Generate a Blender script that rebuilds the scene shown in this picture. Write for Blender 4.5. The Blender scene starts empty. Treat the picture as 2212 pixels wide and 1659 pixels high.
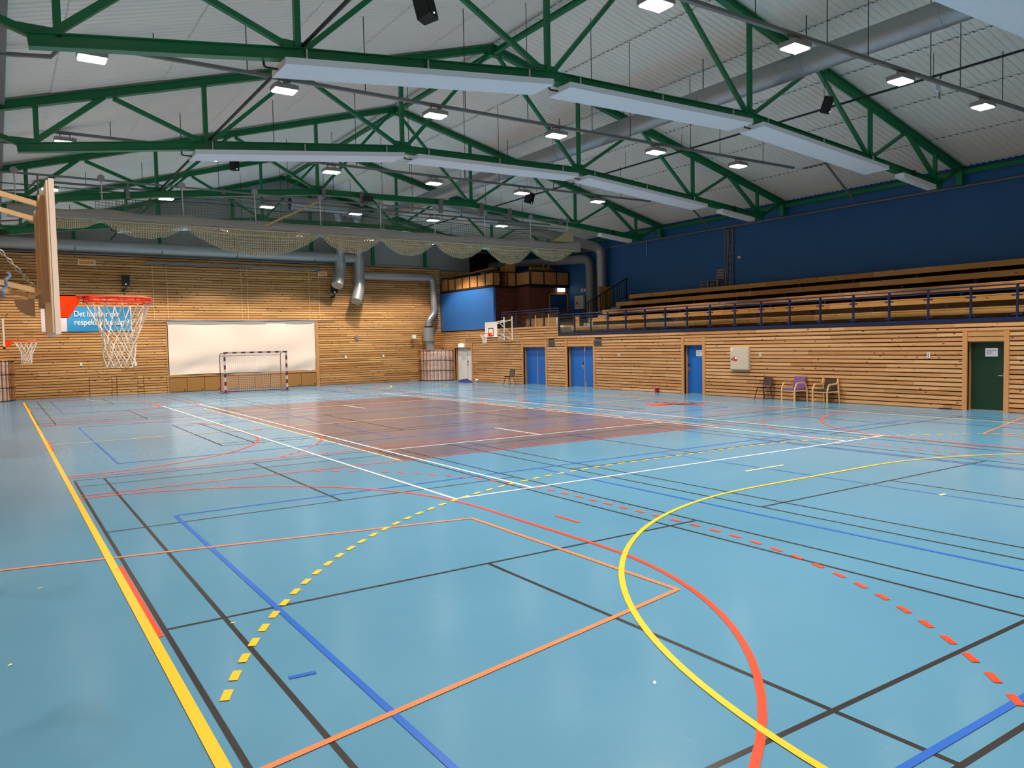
import bpy, math, random
from mathutils import Vector, Matrix
random.seed(11)
sc = bpy.context.scene
PI = math.pi

# ------------------------------------------------------------------ camera
F_PX, YAW, PITCH, ROLL = 1663.36, 0.5883, -0.0528, -0.0199
CAM = Vector((-10.9057, -1.5505, 2.2367))
def cam_axes():
    cy, sy, cp, sp = math.cos(YAW), math.sin(YAW), math.cos(PITCH), math.sin(PITCH)
    cr, sr = math.cos(ROLL), math.sin(ROLL)
    fwd = Vector((sy*cp, cy*cp, sp)); r = Vector((cy, -sy, 0)); u = r.cross(fwd)
    return r*cr + u*sr, -r*sr + u*cr, fwd
R_, U_, Fw_ = cam_axes()
cd = bpy.data.cameras.new('camera'); cam = bpy.data.objects.new('camera', cd)
sc.collection.objects.link(cam)
cam.matrix_world = Matrix(((R_.x, U_.x, -Fw_.x, CAM.x), (R_.y, U_.y, -Fw_.y, CAM.y), (R_.z, U_.z, -Fw_.z, CAM.z), (0, 0, 0, 1)))
cd.sensor_fit = 'HORIZONTAL'; cd.sensor_width = 36.0; cd.lens = F_PX/2212*36.0
cd.clip_start = 0.05; cd.clip_end = 200
sc.camera = cam

# ------------------------------------------------------------------ world, exposure, lamp output
w = bpy.data.worlds.new('world'); sc.world = w; w.use_nodes = True
w.node_tree.nodes['Background'].inputs[0].default_value = (0.02, 0.022, 0.025, 1)
w.node_tree.nodes['Background'].inputs[1].default_value = 0.5
sc.view_settings.view_transform = 'Standard'; sc.view_settings.look = 'None'
sc.view_settings.gamma = 1.0; sc.view_settings.use_curve_mapping = False
sc.view_settings.exposure = 0.0
LAMP_W, LAMP_SPREAD, LAMP_GLOW = 1250.0, 114.0, 16.0
LAMP_COL = (1.0, 0.88, 0.76)

# ------------------------------------------------------------------ helpers: colour, materials
def lin(c):
    c = c/255.0
    return c/12.92 if c <= 0.04045 else ((c+0.055)/1.055)**2.4
def S(r, g, b): return (lin(r), lin(g), lin(b), 1.0)
def nodes(name):
    m = bpy.data.materials.new(name); m.use_nodes = True
    nt = m.node_tree; return m, nt, nt.nodes, nt.links, nt.nodes['Principled BSDF']
def mat(name, col, rough=0.5, metal=0.0, var=0.0, scale=6.0, bump=0.0, spec=0.5, stretch=(1, 1, 1)):
    m, nt, N, L, b = nodes(name)
    b.inputs['Roughness'].default_value = rough; b.inputs['Metallic'].default_value = metal
    b.inputs['Specular IOR Level'].default_value = spec
    b.inputs['Base Color'].default_value = col
    if var or bump:
        tc = N.new('ShaderNodeTexCoord'); mp = N.new('ShaderNodeMapping'); nz = N.new('ShaderNodeTexNoise')
        mp.inputs['Scale'].default_value = stretch
        nz.inputs['Scale'].default_value = scale; nz.inputs['Detail'].default_value = 4
        L.new(tc.outputs['Object'], mp.inputs[0]); L.new(mp.outputs[0], nz.inputs['Vector'])
        if var:
            mx = N.new('ShaderNodeMix'); mx.data_type = 'RGBA'
            mx.inputs[6].default_value = tuple(c*(1-var) for c in col[:3])+(1,)
            mx.inputs[7].default_value = tuple(min(1, c*(1+var)) for c in col[:3])+(1,)
            L.new(nz.outputs['Fac'], mx.inputs[0]); L.new(mx.outputs[2], b.inputs['Base Color'])
        if bump:
            bp = N.new('ShaderNodeBump'); bp.inputs['Strength'].default_value = bump; bp.inputs['Distance'].default_value = 0.02
            L.new(nz.outputs['Fac'], bp.inputs['Height']); L.new(bp.outputs[0], b.inputs['Normal'])
    return m
def emis(name, col, strength):
    m, nt, N, L, b = nodes(name)
    b.inputs['Base Color'].default_value = (0.8, 0.8, 0.8, 1)
    b.inputs['Emission Color'].default_value = col; b.inputs['Emission Strength'].default_value = strength
    return m
def math_node(N, L, op, a, b=None, c=None):
    n = N.new('ShaderNodeMath'); n.operation = op
    for i, v in enumerate((a, b, c)):
        if v is None: continue
        if hasattr(v, 'links'): L.new(v, n.inputs[i])
        else: n.inputs[i].default_value = v
    return n.outputs[0]
PITCHB = 0.135
def wood_boards(name, axis, c_dark, c_mid, c_light, pitch=PITCHB, length=3.6, knots=True, z0=0.0, vert='Z', rough=0.55):
    """pine boards running along axis: a tone for each board, stretched grain, knots"""
    m, nt, N, L, b = nodes(name)
    b.inputs['Roughness'].default_value = rough; b.inputs['Specular IOR Level'].default_value = 0.3
    tc = N.new('ShaderNodeTexCoord'); sp = N.new('ShaderNodeSeparateXYZ'); L.new(tc.outputs['Object'], sp.inputs[0])
    u, v = sp.outputs[axis], sp.outputs[vert]
    row = math_node(N, L, 'FLOOR', math_node(N, L, 'DIVIDE', math_node(N, L, 'SUBTRACT', v, z0), pitch))
    wn = N.new('ShaderNodeTexWhiteNoise'); wn.noise_dimensions = '1D'; L.new(row, wn.inputs['W'])
    seg = math_node(N, L, 'FLOOR', math_node(N, L, 'ADD', math_node(N, L, 'DIVIDE', u, length), math_node(N, L, 'MULTIPLY', wn.outputs['Value'], 7.0)))
    cv = N.new('ShaderNodeCombineXYZ'); L.new(row, cv.inputs[0]); L.new(seg, cv.inputs[1])
    wn2 = N.new('ShaderNodeTexWhiteNoise'); wn2.noise_dimensions = '2D'; L.new(cv.outputs[0], wn2.inputs['Vector'])
    gv = N.new('ShaderNodeCombineXYZ')
    L.new(math_node(N, L, 'MULTIPLY', u, 1.3), gv.inputs[0]); L.new(math_node(N, L, 'MULTIPLY', v, 26.0), gv.inputs[1])
    L.new(math_node(N, L, 'MULTIPLY', wn2.outputs['Value'], 37.0), gv.inputs[2])
    nz = N.new('ShaderNodeTexNoise'); nz.inputs['Scale'].default_value = 1.6; nz.inputs['Detail'].default_value = 5
    nz.inputs['Distortion'].default_value = 0.8; L.new(gv.outputs[0], nz.inputs['Vector'])
    tone = math_node(N, L, 'ADD', math_node(N, L, 'MULTIPLY', wn2.outputs['Value'], 0.42), math_node(N, L, 'MULTIPLY', nz.outputs['Fac'], 0.62))
    cr = N.new('ShaderNodeValToRGB'); L.new(tone, cr.inputs[0])
    e = cr.color_ramp.elements; e[0].position = 0.16; e[0].color = c_dark; e[1].position = 0.86; e[1].color = c_light
    x = cr.color_ramp.elements.new(0.45); x.color = c_mid
    out = cr.outputs[0]
    if knots:
        kv = N.new('ShaderNodeCombineXYZ'); L.new(math_node(N, L, 'MULTIPLY', u, 3.0), kv.inputs[0]); L.new(math_node(N, L, 'MULTIPLY', v, 7.4), kv.inputs[1])
        vo = N.new('ShaderNodeTexVoronoi'); vo.inputs['Scale'].default_value = 1.0; L.new(kv.outputs[0], vo.inputs['Vector'])
        kn = N.new('ShaderNodeValToRGB'); L.new(vo.outputs['Distance'], kn.inputs[0])
        k = kn.color_ramp.elements; k[0].position = 0.08; k[0].color = (1, 1, 1, 1); k[1].position = 0.17; k[1].color = (0, 0, 0, 1)
        mx = N.new('ShaderNodeMix'); mx.data_type = 'RGBA'; L.new(kn.outputs[0], mx.inputs[0])
        L.new(out, mx.inputs[6]); mx.inputs[7].default_value = (c_dark[0]*0.22, c_dark[1]*0.17, c_dark[2]*0.12, 1)
        out = mx.outputs[2]
    L.new(out, b.inputs['Base Color'])
    return m
def net_mat(name, col, cell, strand, rough=0.8):
    """knotted net: strands opaque, meshes clear; UV in metres"""
    m, nt, N, L, b = nodes(name)
    b.inputs['Base Color'].default_value = col; b.inputs['Roughness'].default_value = rough
    uv = N.new('ShaderNodeUVMap'); uv.uv_map = 'UVMap'; sp = N.new('ShaderNodeSeparateXYZ'); L.new(uv.outputs[0], sp.inputs[0])
    fr = [math_node(N, L, 'LESS_THAN', math_node(N, L, 'FRACT', math_node(N, L, 'DIVIDE', sp.outputs[i], cell)), strand) for i in (0, 1)]
    al = math_node(N, L, 'MAXIMUM', fr[0], fr[1])
    tr = N.new('ShaderNodeBsdfTransparent'); mx = N.new('ShaderNodeMixShader')
    L.new(al, mx.inputs[0]); L.new(tr.outputs[0], mx.inputs[1]); L.new(b.outputs[0], mx.inputs[2])
    L.new(mx.outputs[0], N['Material Output'].inputs[0])
    return m

M = {}
M['pine_right'] = wood_boards('pine_right', 'Y', S(158, 106, 62), S(196, 144, 94), S(220, 174, 124))
M['pine_far'] = wood_boards('pine_far', 'X', S(160, 104, 54), S(200, 146, 88), S(226, 178, 118))
M['pine_trim'] = mat('pine_trim', S(192, 138, 84), 0.55, var=0.16, scale=5, stretch=(1, 1, 0.3))
M['backing'] = mat('backing', S(34, 20, 11), 0.95)
M['bench_wood'] = wood_boards('bench_wood', 'Y', S(176, 118, 58), S(204, 146, 80), S(224, 170, 104), pitch=0.41, length=2.5, z0=0.1, rough=0.45)
M['plywood'] = mat('plywood', S(186, 128, 68), 0.6, var=0.28, scale=9, stretch=(1, 1, 3))
M['locker_ply'] = mat('locker_ply', S(166, 116, 58), 0.6, var=0.12, scale=24)
M['green'] = mat('green_steel', S(4, 114, 68), 0.38, var=0.08, scale=3)
M['zinc'] = mat('galvanised_steel', S(164, 166, 166), 0.42, 0.6, var=0.12, scale=8)
M['zinc_dull'] = mat('dull_steel', S(128, 130, 130), 0.5, 0.3)
M['grey_paint'] = mat('grey_paint', S(120, 120, 118), 0.55)
M['tray'] = mat('cable_tray_grey', S(118, 120, 118), 0.5, 0.2)
M['black'] = mat('black_plastic', S(22, 22, 24), 0.5)
M['dark_pipe'] = mat('dark_pipe', S(36, 26, 24), 0.5)
M['rod'] = mat('rod_steel', S(60, 60, 60), 0.5, 0.3)
M['white_rod'] = mat('white_rod', S(205, 205, 200), 0.5)
M['panel_white'] = mat('panel_white', S(226, 232, 238), 0.45)
M['white'] = mat('white_paint', S(232, 230, 226), 0.45)
M['cream'] = mat('cream_paint', S(226, 196, 150), 0.45)
M['board_white'] = mat('board_white', S(244, 232, 220), 0.4)
M['board_back'] = mat('board_back', S(238, 234, 220), 0.55)
M['brown_steel'] = mat('brown_steel', S(150, 126, 98), 0.5)
M['rail_beige'] = mat('rail_beige', S(196, 178, 156), 0.5)
M['orange'] = mat('rim_orange', S(252, 66, 4), 0.35)
M['rope'] = mat('white_rope', S(236, 226, 212), 0.8)
M['navy_rail'] = mat('navy_rail', S(14, 32, 72), 0.35)
M['blue_wall_shaded'] = mat('blue_wall_shaded', S(27, 86, 142), 0.6, var=0.06, scale=2.5, bump=0.05)  # darker copy of the blue paint, standing for the dimmer light here
M['blue_wall_lit'] = mat('blue_wall_lit', S(46, 112, 184), 0.6, var=0.05, scale=2.5)  # same paint as the blue wall, lightened to stand for lamplight
M['blue_dark'] = mat('blue_dark', S(18, 62, 118), 0.6, var=0.06, scale=2.5)
M['blue_door'] = mat('blue_door', S(14, 96, 180), 0.4)
M['green_door'] = mat('green_door', S(6, 50, 28), 0.45)
M['black_and_shade'] = mat('near_black_and_shade', S(16, 14, 13), 0.9)  # plain dark parts, and painted shade under upper benches and in the gallery
M['concrete'] = mat('concrete', S(168, 158, 138), 0.8, var=0.2, scale=4, bump=0.1)
M['tier_dark'] = mat('tier_concrete_shaded', S(70, 60, 48), 0.85, var=0.35, scale=2.5)  # concrete darkened to carry the shade of the recesses under benches
M['gable'] = mat('gable_grey', S(156, 158, 155), 0.7)
M['screen'] = mat('screen_cloth', S(238, 218, 200), 0.8)
M['grey_net'] = mat('grey_net_strip', S(150, 150, 142), 0.8, var=0.25, scale=60)
M['pvc'] = mat('curtain_pvc', S(152, 149, 143), 0.34, var=0.05, scale=3)
M['net_cream'] = net_mat('net_cream', S(192, 186, 152), 0.085, 0.26)
M['net_dense'] = net_mat('net_dense', S(194, 186, 150), 0.06, 0.38)
M['net_green'] = net_mat('net_green', S(120, 130, 110), 0.10, 0.16)
M['net_goal'] = net_mat('net_goal', S(222, 205, 196), 0.10, 0.09)
M['red'] = mat('red_paint', S(120, 24, 28), 0.4)
M['sign_red'] = mat('sign_red', S(196, 28, 30), 0.5)
M['post_white'] = mat('post_white', S(198, 196, 192), 0.45)
M['banner_blue'] = mat('banner_blue', S(40, 140, 192), 0.7)
M['banner_white'] = mat('banner_white', S(222, 206, 206), 0.7)
M['lettering'] = mat('lettering_white', S(230, 224, 224), 0.7)
M['paper'] = mat('paper', S(228, 228, 232), 0.8)
M['ink'] = mat('ink', S(110, 112, 118), 0.8)
M['purple'] = mat('purple_fabric', S(112, 78, 130), 0.9, var=0.1, scale=60)
M['brown_fabric'] = mat('brown_fabric', S(58, 42, 34), 0.9, var=0.12, scale=60)
M['maroon_fabric'] = mat('maroon_fabric', S(66, 38, 38), 0.85, var=0.1, scale=60)
M['grey_shell'] = mat('grey_shell', S(74, 66, 60), 0.7, var=0.1, scale=40)
M['birch'] = mat('birch', S(224, 182, 120), 0.4, var=0.1, scale=12)
M['steel'] = mat('bright_steel', S(190, 190, 190), 0.3, 0.9)
M['cabinet'] = mat('cabinet_beige', S(196, 184, 164), 0.5)
M['amber'] = mat('amber_panel', S(250, 150, 56), 0.5, var=0.15, scale=10)
M['diffuser_white'] = mat('diffuser_white', S(236, 214, 206), 0.5)
M['slat'] = mat('slat_wood', S(172, 116, 72), 0.5, var=0.1, scale=8)
M['vent_dark'] = mat('vent_dark', S(52, 60, 60), 0.3)
M['brown_strap'] = mat('tan_strap', S(196, 164, 96), 0.6)
M['cloth_navy'] = mat('cloth_navy', S(34, 40, 110), 0.9, var=0.5, scale=14)
M['cord'] = mat('cord_cream', S(226, 196, 150), 0.8)
M['lamp_body'] = mat('lamp_body', S(150, 146, 142), 0.45, 0.3)
M['lamp_glow'] = emis('lamp_glow', (1.0, 0.95, 0.9, 1), LAMP_GLOW)
M['exit_glow'] = emis('exit_glow', (0.92, 1.0, 0.95, 1), 3.0)
M['led_blue'] = emis('led_blue', (0.4, 0.6, 1, 1), 6.0)

def glass_mat():
    m, nt, N, L, b = nodes('rail_glass')
    tr = N.new('ShaderNodeBsdfTransparent'); tr.inputs[0].default_value = (0.9, 0.93, 0.92, 1)
    gl = N.new('ShaderNodeBsdfGlossy'); gl.inputs['Roughness'].default_value = 0.03
    lw = N.new('ShaderNodeLayerWeight'); lw.inputs[0].default_value = 0.5
    fr = math_node(N, L, 'ADD', math_node(N, L, 'MULTIPLY', math_node(N, L, 'POWER', lw.outputs['Facing'], 5.0), 0.35), 0.03)
    mx = N.new('ShaderNodeMixShader'); L.new(fr, mx.inputs[0]); L.new(tr.outputs[0], mx.inputs[1]); L.new(gl.outputs[0], mx.inputs[2])
    L.new(mx.outputs[0], N['Material Output'].inputs[0]); return m
M['glass'] = glass_mat()
def brick_mat():
    m, nt, N, L, b = nodes('red_brick')
    tc = N.new('ShaderNodeTexCoord'); sp = N.new('ShaderNodeSeparateXYZ'); L.new(tc.outputs['Object'], sp.inputs[0])
    cb = N.new('ShaderNodeCombineXYZ'); L.new(math_node(N, L, 'ADD', sp.outputs['X'], sp.outputs['Y']), cb.inputs[0]); L.new(sp.outputs['Z'], cb.inputs[1])
    br = N.new('ShaderNodeTexBrick'); L.new(cb.outputs[0], br.inputs['Vector'])
    br.inputs['Color1'].default_value = S(128, 64, 46); br.inputs['Color2'].default_value = S(104, 50, 38); br.inputs['Mortar'].default_value = S(70, 48, 40)
    br.inputs['Scale'].default_value = 1.0; br.inputs['Brick Width'].default_value = 0.24; br.inputs['Row Height'].default_value = 0.08; br.inputs['Mortar Size'].default_value = 0.008
    L.new(br.outputs['Color'], b.inputs['Base Color']); b.inputs['Roughness'].default_value = 0.85; return m
M['brick'] = brick_mat()
def floor_mat(name, c1, c2, rough=0.15):
    """polished sports vinyl: faint scuffs, clouds and soft waves"""
    m, nt, N, L, b = nodes(name)
    tc = N.new('ShaderNodeTexCoord')
    n1 = N.new('ShaderNodeTexNoise'); n1.inputs['Scale'].default_value = 0.55; n1.inputs['Detail'].default_value = 6; L.new(tc.outputs['Object'], n1.inputs['Vector'])
    mx = N.new('ShaderNodeMix'); mx.data_type = 'RGBA'; mx.inputs[6].default_value = c1; mx.inputs[7].default_value = c2
    L.new(n1.outputs['Fac'], mx.inputs[0])
    mp = N.new('ShaderNodeMapping'); mp.inputs['Rotation'].default_value = (0, 0, 0.7); mp.inputs['Scale'].default_value = (9, 1.2, 1); L.new(tc.outputs['Object'], mp.inputs[0])
    n2 = N.new('ShaderNodeTexNoise'); n2.inputs['Scale'].default_value = 2.0; n2.inputs['Detail'].default_value = 8; n2.inputs['Roughness'].default_value = 0.7; L.new(mp.outputs[0], n2.inputs['Vector'])
    cr = N.new('ShaderNodeValToRGB'); L.new(n2.outputs['Fac'], cr.inputs[0]); cr.color_ramp.elements[0].position = 0.62; cr.color_ramp.elements[0].color = (0, 0, 0, 1); cr.color_ramp.elements[1].position = 0.82
    m2 = N.new('ShaderNodeMix'); m2.data_type = 'RGBA'; L.new(math_node(N, L, 'MULTIPLY', cr.outputs[0], 0.16), m2.inputs[0]); L.new(mx.outputs[2], m2.inputs[6]); m2.inputs[7].default_value = S(190, 205, 212)
    L.new(m2.outputs[2], b.inputs['Base Color'])
    L.new(math_node(N, L, 'ADD', math_node(N, L, 'MULTIPLY', n2.outputs['Fac'], 0.10), rough), b.inputs['Roughness'])
    b.inputs['Specular IOR Level'].default_value = 0.32
    n3 = N.new('ShaderNodeTexNoise'); n3.inputs['Scale'].default_value = 3.0; L.new(tc.outputs['Object'], n3.inputs['Vector'])
    bp = N.new('ShaderNodeBump'); bp.inputs['Strength'].default_value = 0.03; bp.inputs['Distance'].default_value = 0.02
    L.new(n3.outputs['Fac'], bp.inputs['Height']); L.new(bp.outputs[0], b.inputs['Normal'])
    return m
FLOOR = [floor_mat('floor_blue', S(74, 127, 158), S(89, 141, 171)), floor_mat('floor_brown', S(92, 88, 100), S(104, 98, 108)),
         mat('line_black', S(38, 32, 30), 0.3), mat('line_white', S(236, 232, 222), 0.3), mat('line_yellow', S(248, 184, 30), 0.3), mat('line_red', S(246, 66, 24), 0.3),
         mat('line_salmon', S(250, 122, 70), 0.3), mat('line_blue', S(30, 92, 186), 0.3), mat('line_cream', S(240, 214, 150), 0.3), mat('line_ghost', S(60, 116, 176), 0.3)]
M['ceiling'] = mat('ceiling_sheet', S(236, 231, 220), 0.55, var=0.04, scale=1.2)

# ------------------------------------------------------------------ helpers: meshes and objects
class MB:
    def __init__(s): s.v = []; s.f = []; s.m = []; s.s = []; s.uv = None
    def add(s, vs, fs, mi=0, smooth=False, uvs=None):
        o = len(s.v); s.v += [tuple(p) for p in vs]
        for f in fs: s.f.append([o+i for i in f]); s.m.append(mi); s.s.append(smooth)
        if uvs is not None:
            if s.uv is None: s.uv = [(0, 0)]*o
            s.uv += uvs
        elif s.uv is not None: s.uv += [(0, 0)]*len(vs)
        return s
    def box(s, x0, y0, z0, x1, y1, z1, mi=0):
        v = [(x0, y0, z0), (x1, y0, z0), (x1, y1, z0), (x0, y1, z0), (x0, y0, z1), (x1, y0, z1), (x1, y1, z1), (x0, y1, z1)]
        return s.add(v, [(3, 2, 1, 0), (4, 5, 6, 7), (0, 1, 5, 4), (1, 2, 6, 5), (2, 3, 7, 6), (3, 0, 4, 7)], mi)
    def bar(s, p0, p1, wd, ht, up=(0, 0, 1), mi=0):
        p0, p1 = Vector(p0), Vector(p1); d = (p1-p0).normalized(); u = Vector(up); sd = d.cross(u)
        if sd.length < 1e-4: sd = d.cross(Vector((1, 0, 0)))
        sd.normalize(); u = sd.cross(d); a, b = sd*wd/2, u*ht/2
        v = [p0-a-b, p0+a-b, p0+a+b, p0-a+b, p1-a-b, p1+a-b, p1+a+b, p1-a+b]
        return s.add(v, [(0, 1, 2, 3), (7, 6, 5, 4), (0, 4, 5, 1), (1, 5, 6, 2), (2, 6, 7, 3), (3, 7, 4, 0)], mi)
    def hbeam(s, p0, p1, wd, ht, t=0.018, mi=0):
        p0, p1 = Vector(p0), Vector(p1); d = (p1-p0).normalized(); sd = d.cross(Vector((0, 0, 1))).normalized(); u = sd.cross(d)
        o = u*(ht/2-t/2)
        s.bar(p0+o, p1+o, wd, t, u, mi); s.bar(p0-o, p1-o, wd, t, u, mi)
        return s.bar(p0, p1, wd*0.55, ht-2*t, u, mi)
    def pipe(s, pts, r, n=12, cap=True, mi=0, closed=False, ribs=None):
        pts = [Vector(p) for p in pts]; k = len(pts); rs = r if isinstance(r, (list, tuple)) else [r]*k
        T = []
        for i in range(k):
            a = pts[(i-1) % k] if (i > 0 or closed) else pts[i]; b = pts[(i+1) % k] if (i < k-1 or closed) else pts[i]
            T.append((b-a).normalized())
        x = T[0].orthogonal().normalized(); vs = []
        for i in range(k):
            x = (x - T[i]*x.dot(T[i])).normalized(); y = T[i].cross(x)
            for j in range(n):
                a = 2*PI*j/n; vs.append(pts[i] + (x*math.cos(a)+y*math.sin(a))*rs[i])
        fs = []
        for i in range(k if closed else k-1):
            i2 = (i+1) % k
            for j in range(n): fs.append((i*n+j, i*n+(j+1) % n, i2*n+(j+1) % n, i2*n+j))
        s.add(vs, fs, mi, True)
        if cap and not closed:
            s.add(vs[:n], [tuple(range(n-1, -1, -1))], mi); s.add(vs[-n:], [tuple(range(n))], mi)
        return s
    def lathe(s, prof, c=(0, 0, 0), n=24, mi=0):
        vs = [(c[0]+r*math.cos(2*PI*j/n), c[1]+r*math.sin(2*PI*j/n), c[2]+z) for r, z in prof for j in range(n)]
        fs = [(i*n+j, i*n+(j+1) % n, (i+1)*n+(j+1) % n, (i+1)*n+j) for i in range(len(prof)-1) for j in range(n)]
        return s.add(vs, fs, mi, True)
    def prism(s, poly, ext, mi=0):
        a = [Vector(p) for p in poly]; e = Vector(ext); n = len(a)
        fs = [tuple(range(n-1, -1, -1)), tuple(range(n, 2*n))]+[(i, (i+1) % n, n+(i+1) % n, n+i) for i in range(n)]
        return s.add(a+[p+e for p in a], fs, mi)
    def grid(s, fn, nu, nv, mi=0, uvfn=None, smooth=True):
        vs = [fn(i/nu, j/nv) for j in range(nv+1) for i in range(nu+1)]
        uv = [uvfn(i/nu, j/nv) for j in range(nv+1) for i in range(nu+1)] if uvfn else None
        fs = [(j*(nu+1)+i, j*(nu+1)+i+1, (j+1)*(nu+1)+i+1, (j+1)*(nu+1)+i) for j in range(nv) for i in range(nu)]
        return s.add(vs, fs, mi, smooth, uv)
    def build(s, name, m, parent=None, label=None):
        o0 = Vector(ORG.get(parent.as_pointer(), (0, 0, 0))) if parent else Vector((0, 0, 0))
        me = bpy.data.meshes.new(name); me.from_pydata([(p[0]-o0.x, p[1]-o0.y, p[2]-o0.z) for p in s.v], [], s.f)
        for q in (m if isinstance(m, (list, tuple)) else [m]): me.materials.append(q)
        me.polygons.foreach_set('material_index', s.m); me.polygons.foreach_set('use_smooth', s.s)
        if s.uv is not None:
            ul = me.uv_layers.new(name='UVMap')
            for lp in me.loops: ul.data[lp.index].uv = s.uv[lp.vertex_index]
        me.update()
        ob = bpy.data.objects.new(name, me); sc.collection.objects.link(ob)
        if parent: ob.parent = parent; ORG[ob.as_pointer()] = tuple(o0)
        if label: ob['label'] = label
        return ob
ORG = {}
def tag(o, label, cat, group=None, kind=None):
    o['label'] = label; o['category'] = cat
    if group: o['group'] = group
    if kind: o['kind'] = kind
    return o
def thing(name, label, cat, loc=(0, 0, 0), group=None, kind=None):
    o = bpy.data.objects.new(name, None); sc.collection.objects.link(o); o.location = loc; o.empty_display_size = 0.2
    ORG[o.as_pointer()] = tuple(loc)
    return tag(o, label, cat, group, kind)
def struct(name, mb, m, label, cat): return tag(mb.build(name, m), label, cat, kind='structure')
def dup(root, loc, rz, label, group=None):
    def cp(o, par):
        c = o.copy(); sc.collection.objects.link(c)
        if par: c.parent = par
        for ch in list(o.children): cp(ch, c)
        return c
    r = cp(root, None); r.location = loc; r.rotation_euler = (0, 0, rz); r['label'] = label
    if group: r['group'] = group
    return r
def arc(c, r, a0, a1, n): return [(c[0]+r*math.cos(a0+(a1-a0)*i/n), c[1]+r*math.sin(a0+(a1-a0)*i/n)) for i in range(n+1)]
def bend(pts, r=0.3, n=6):
    """round the corners of a polyline"""
    P = [Vector(p) for p in pts]; out = [P[0]]
    for i in range(1, len(P)-1):
        a, b, c = P[i-1], P[i], P[i+1]; d0 = (a-b); d1 = (c-b); k = min(r, d0.length*0.45, d1.length*0.45)
        p, q = b+d0.normalized()*k, b+d1.normalized()*k
        for j in range(n+1):
            t = j/n; out.append(p*(1-t)**2 + b*2*t*(1-t) + q*t*t)
    return out+[P[-1]]
ORD = ['first', 'second', 'third', 'fourth', 'fifth', 'sixth', 'seventh', 'eighth', 'ninth', 'tenth', 'eleventh', 'twelfth']

# key planes
XL, XR, XS, YF, YN = -11.95, 12.8, 17.8, 42.07, -4.2
APX = 2.85
def top_z(x): return 11.75-0.287*(APX-x) if x < APX else 11.75-0.252*(x-APX)
TY = [5.07, 12.45, 19.83, 27.21, 34.58]

# ------------------------------------------------------------------ floor with the painted courts
fl = MB(); fl.box(XL-0.3, YN-0.3, -0.12, XR+0.4, YF+0.3, 0.0, 0)
LAY = [0.0012]
def strip(pts, wd, mi, z=None, closed=False):
    if z is None: LAY[0] += 0.00003; z = LAY[0]
    P = [Vector((p[0], p[1], 0)) for p in pts]; vs = []
    for i, p in enumerate(P):
        a = P[i-1] if i else P[i]; b = P[i+1] if i < len(P)-1 else P[i]
        d0 = (p-a).normalized() if i else (b-p).normalized(); d1 = (b-p).normalized() if i < len(P)-1 else d0
        t = (d0+d1).normalized(); nrm = Vector((-t.y, t.x, 0)); k = wd/2/max(0.4, t.dot(d1))
        vs += [p+nrm*k+Vector((0, 0, z)), p-nrm*k+Vector((0, 0, z))]
    fl.add(vs, [(2*i+1, 2*i+3, 2*i+2, 2*i) for i in range(len(P)-1)], mi)
def dash(pts, wd, mi, on, off, skip=0.0):
    z = LAY[0] = LAY[0]+0.00003; P = [Vector((p[0], p[1])) for p in pts]
    acc = [0]
    for i in range(1, len(P)): acc.append(acc[-1]+(P[i]-P[i-1]).length)
    def at(s):
        for i in range(1, len(P)):
            if acc[i] >= s: return P[i-1].lerp(P[i], (s-acc[i-1])/max(1e-9, acc[i]-acc[i-1]))
        return P[-1]
    s = skip
    while s+on <= acc[-1]:
        strip([at(s), at(s+on/2), at(s+on)], wd, mi, z); s += on+off
def rect(x0, y0, x1, y1, wd, mi):
    for a, b in (((x0, y0), (x1, y0)), ((x0, y1), (x1, y1)), ((x0, y0-wd/2), (x0, y1+wd/2)), ((x1, y0-wd/2), (x1, y1+wd/2))): strip([a, b], wd, mi)
BLK, WHT, YEL, RED, SAL, BLU, CRM, GHO = 2, 3, 4, 5, 6, 7, 8, 9
# brown volleyball field with its edges
fl.add([(-4.45, 12.0, 0.0008), (4.45, 12.0, 0.0008), (4.45, 28.0+1.2, 0.0008), (-4.45, 28.0+1.2, 0.0008)], [(0, 1, 2, 3)], 1)
strip([(-4.45, 12), (-4.45, 29.2)], 0.04, CRM); strip([(4.45, 12), (4.45, 29.2)], 0.04, CRM)
# badminton courts (black)
def badminton(xc, yc, along):
    hw, hl = (3.05, 6.66)
    def q(a, b): return (xc+a, yc+b) if along == 'Y' else (xc+b, yc+a)
    wd = 0.04
    for a in (-3.05, -2.59, 2.59, 3.05): strip([q(a, -hl), q(a, hl)], wd, BLK)
    for b in (-hl, -5.92, -2.02, 2.02, 5.92, hl): strip([q(-hw, b), q(hw, b)], wd, BLK)
    strip([q(0, -hl), q(0, -2.02)], wd, BLK); strip([q(0, 2.02), q(0, hl)], wd, BLK)
for xc in (-6.84, 0.49, 7.95): badminton(xc, 7.07, 'Y')
for xc in (-6.9, 0.49, 7.95): badminton(xc, 32.65, 'Y')
badminton(0.0, 20.0, 'X')
# volleyball across (blue)
for y0, y1 in ((0.57, 9.57), (15.5, 24.5), (30.7, 39.7)):
    mi = BLU
    for x in (-9.0, -2.95, 2.95, 9.0): strip([(x, y0), (x, y1)], 0.05 if y0 < 9 else 0.035, mi)
    strip([(0, y0), (0, y1)], 0.05, GHO)
    strip([(-9, y0), (9, y0)], 0.05, mi); strip([(-9, y1), (9, y1)], 0.05, mi)
strip([(-9.36, 3.56), (-9.18, 3.54)], 0.05, BLU)
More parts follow.
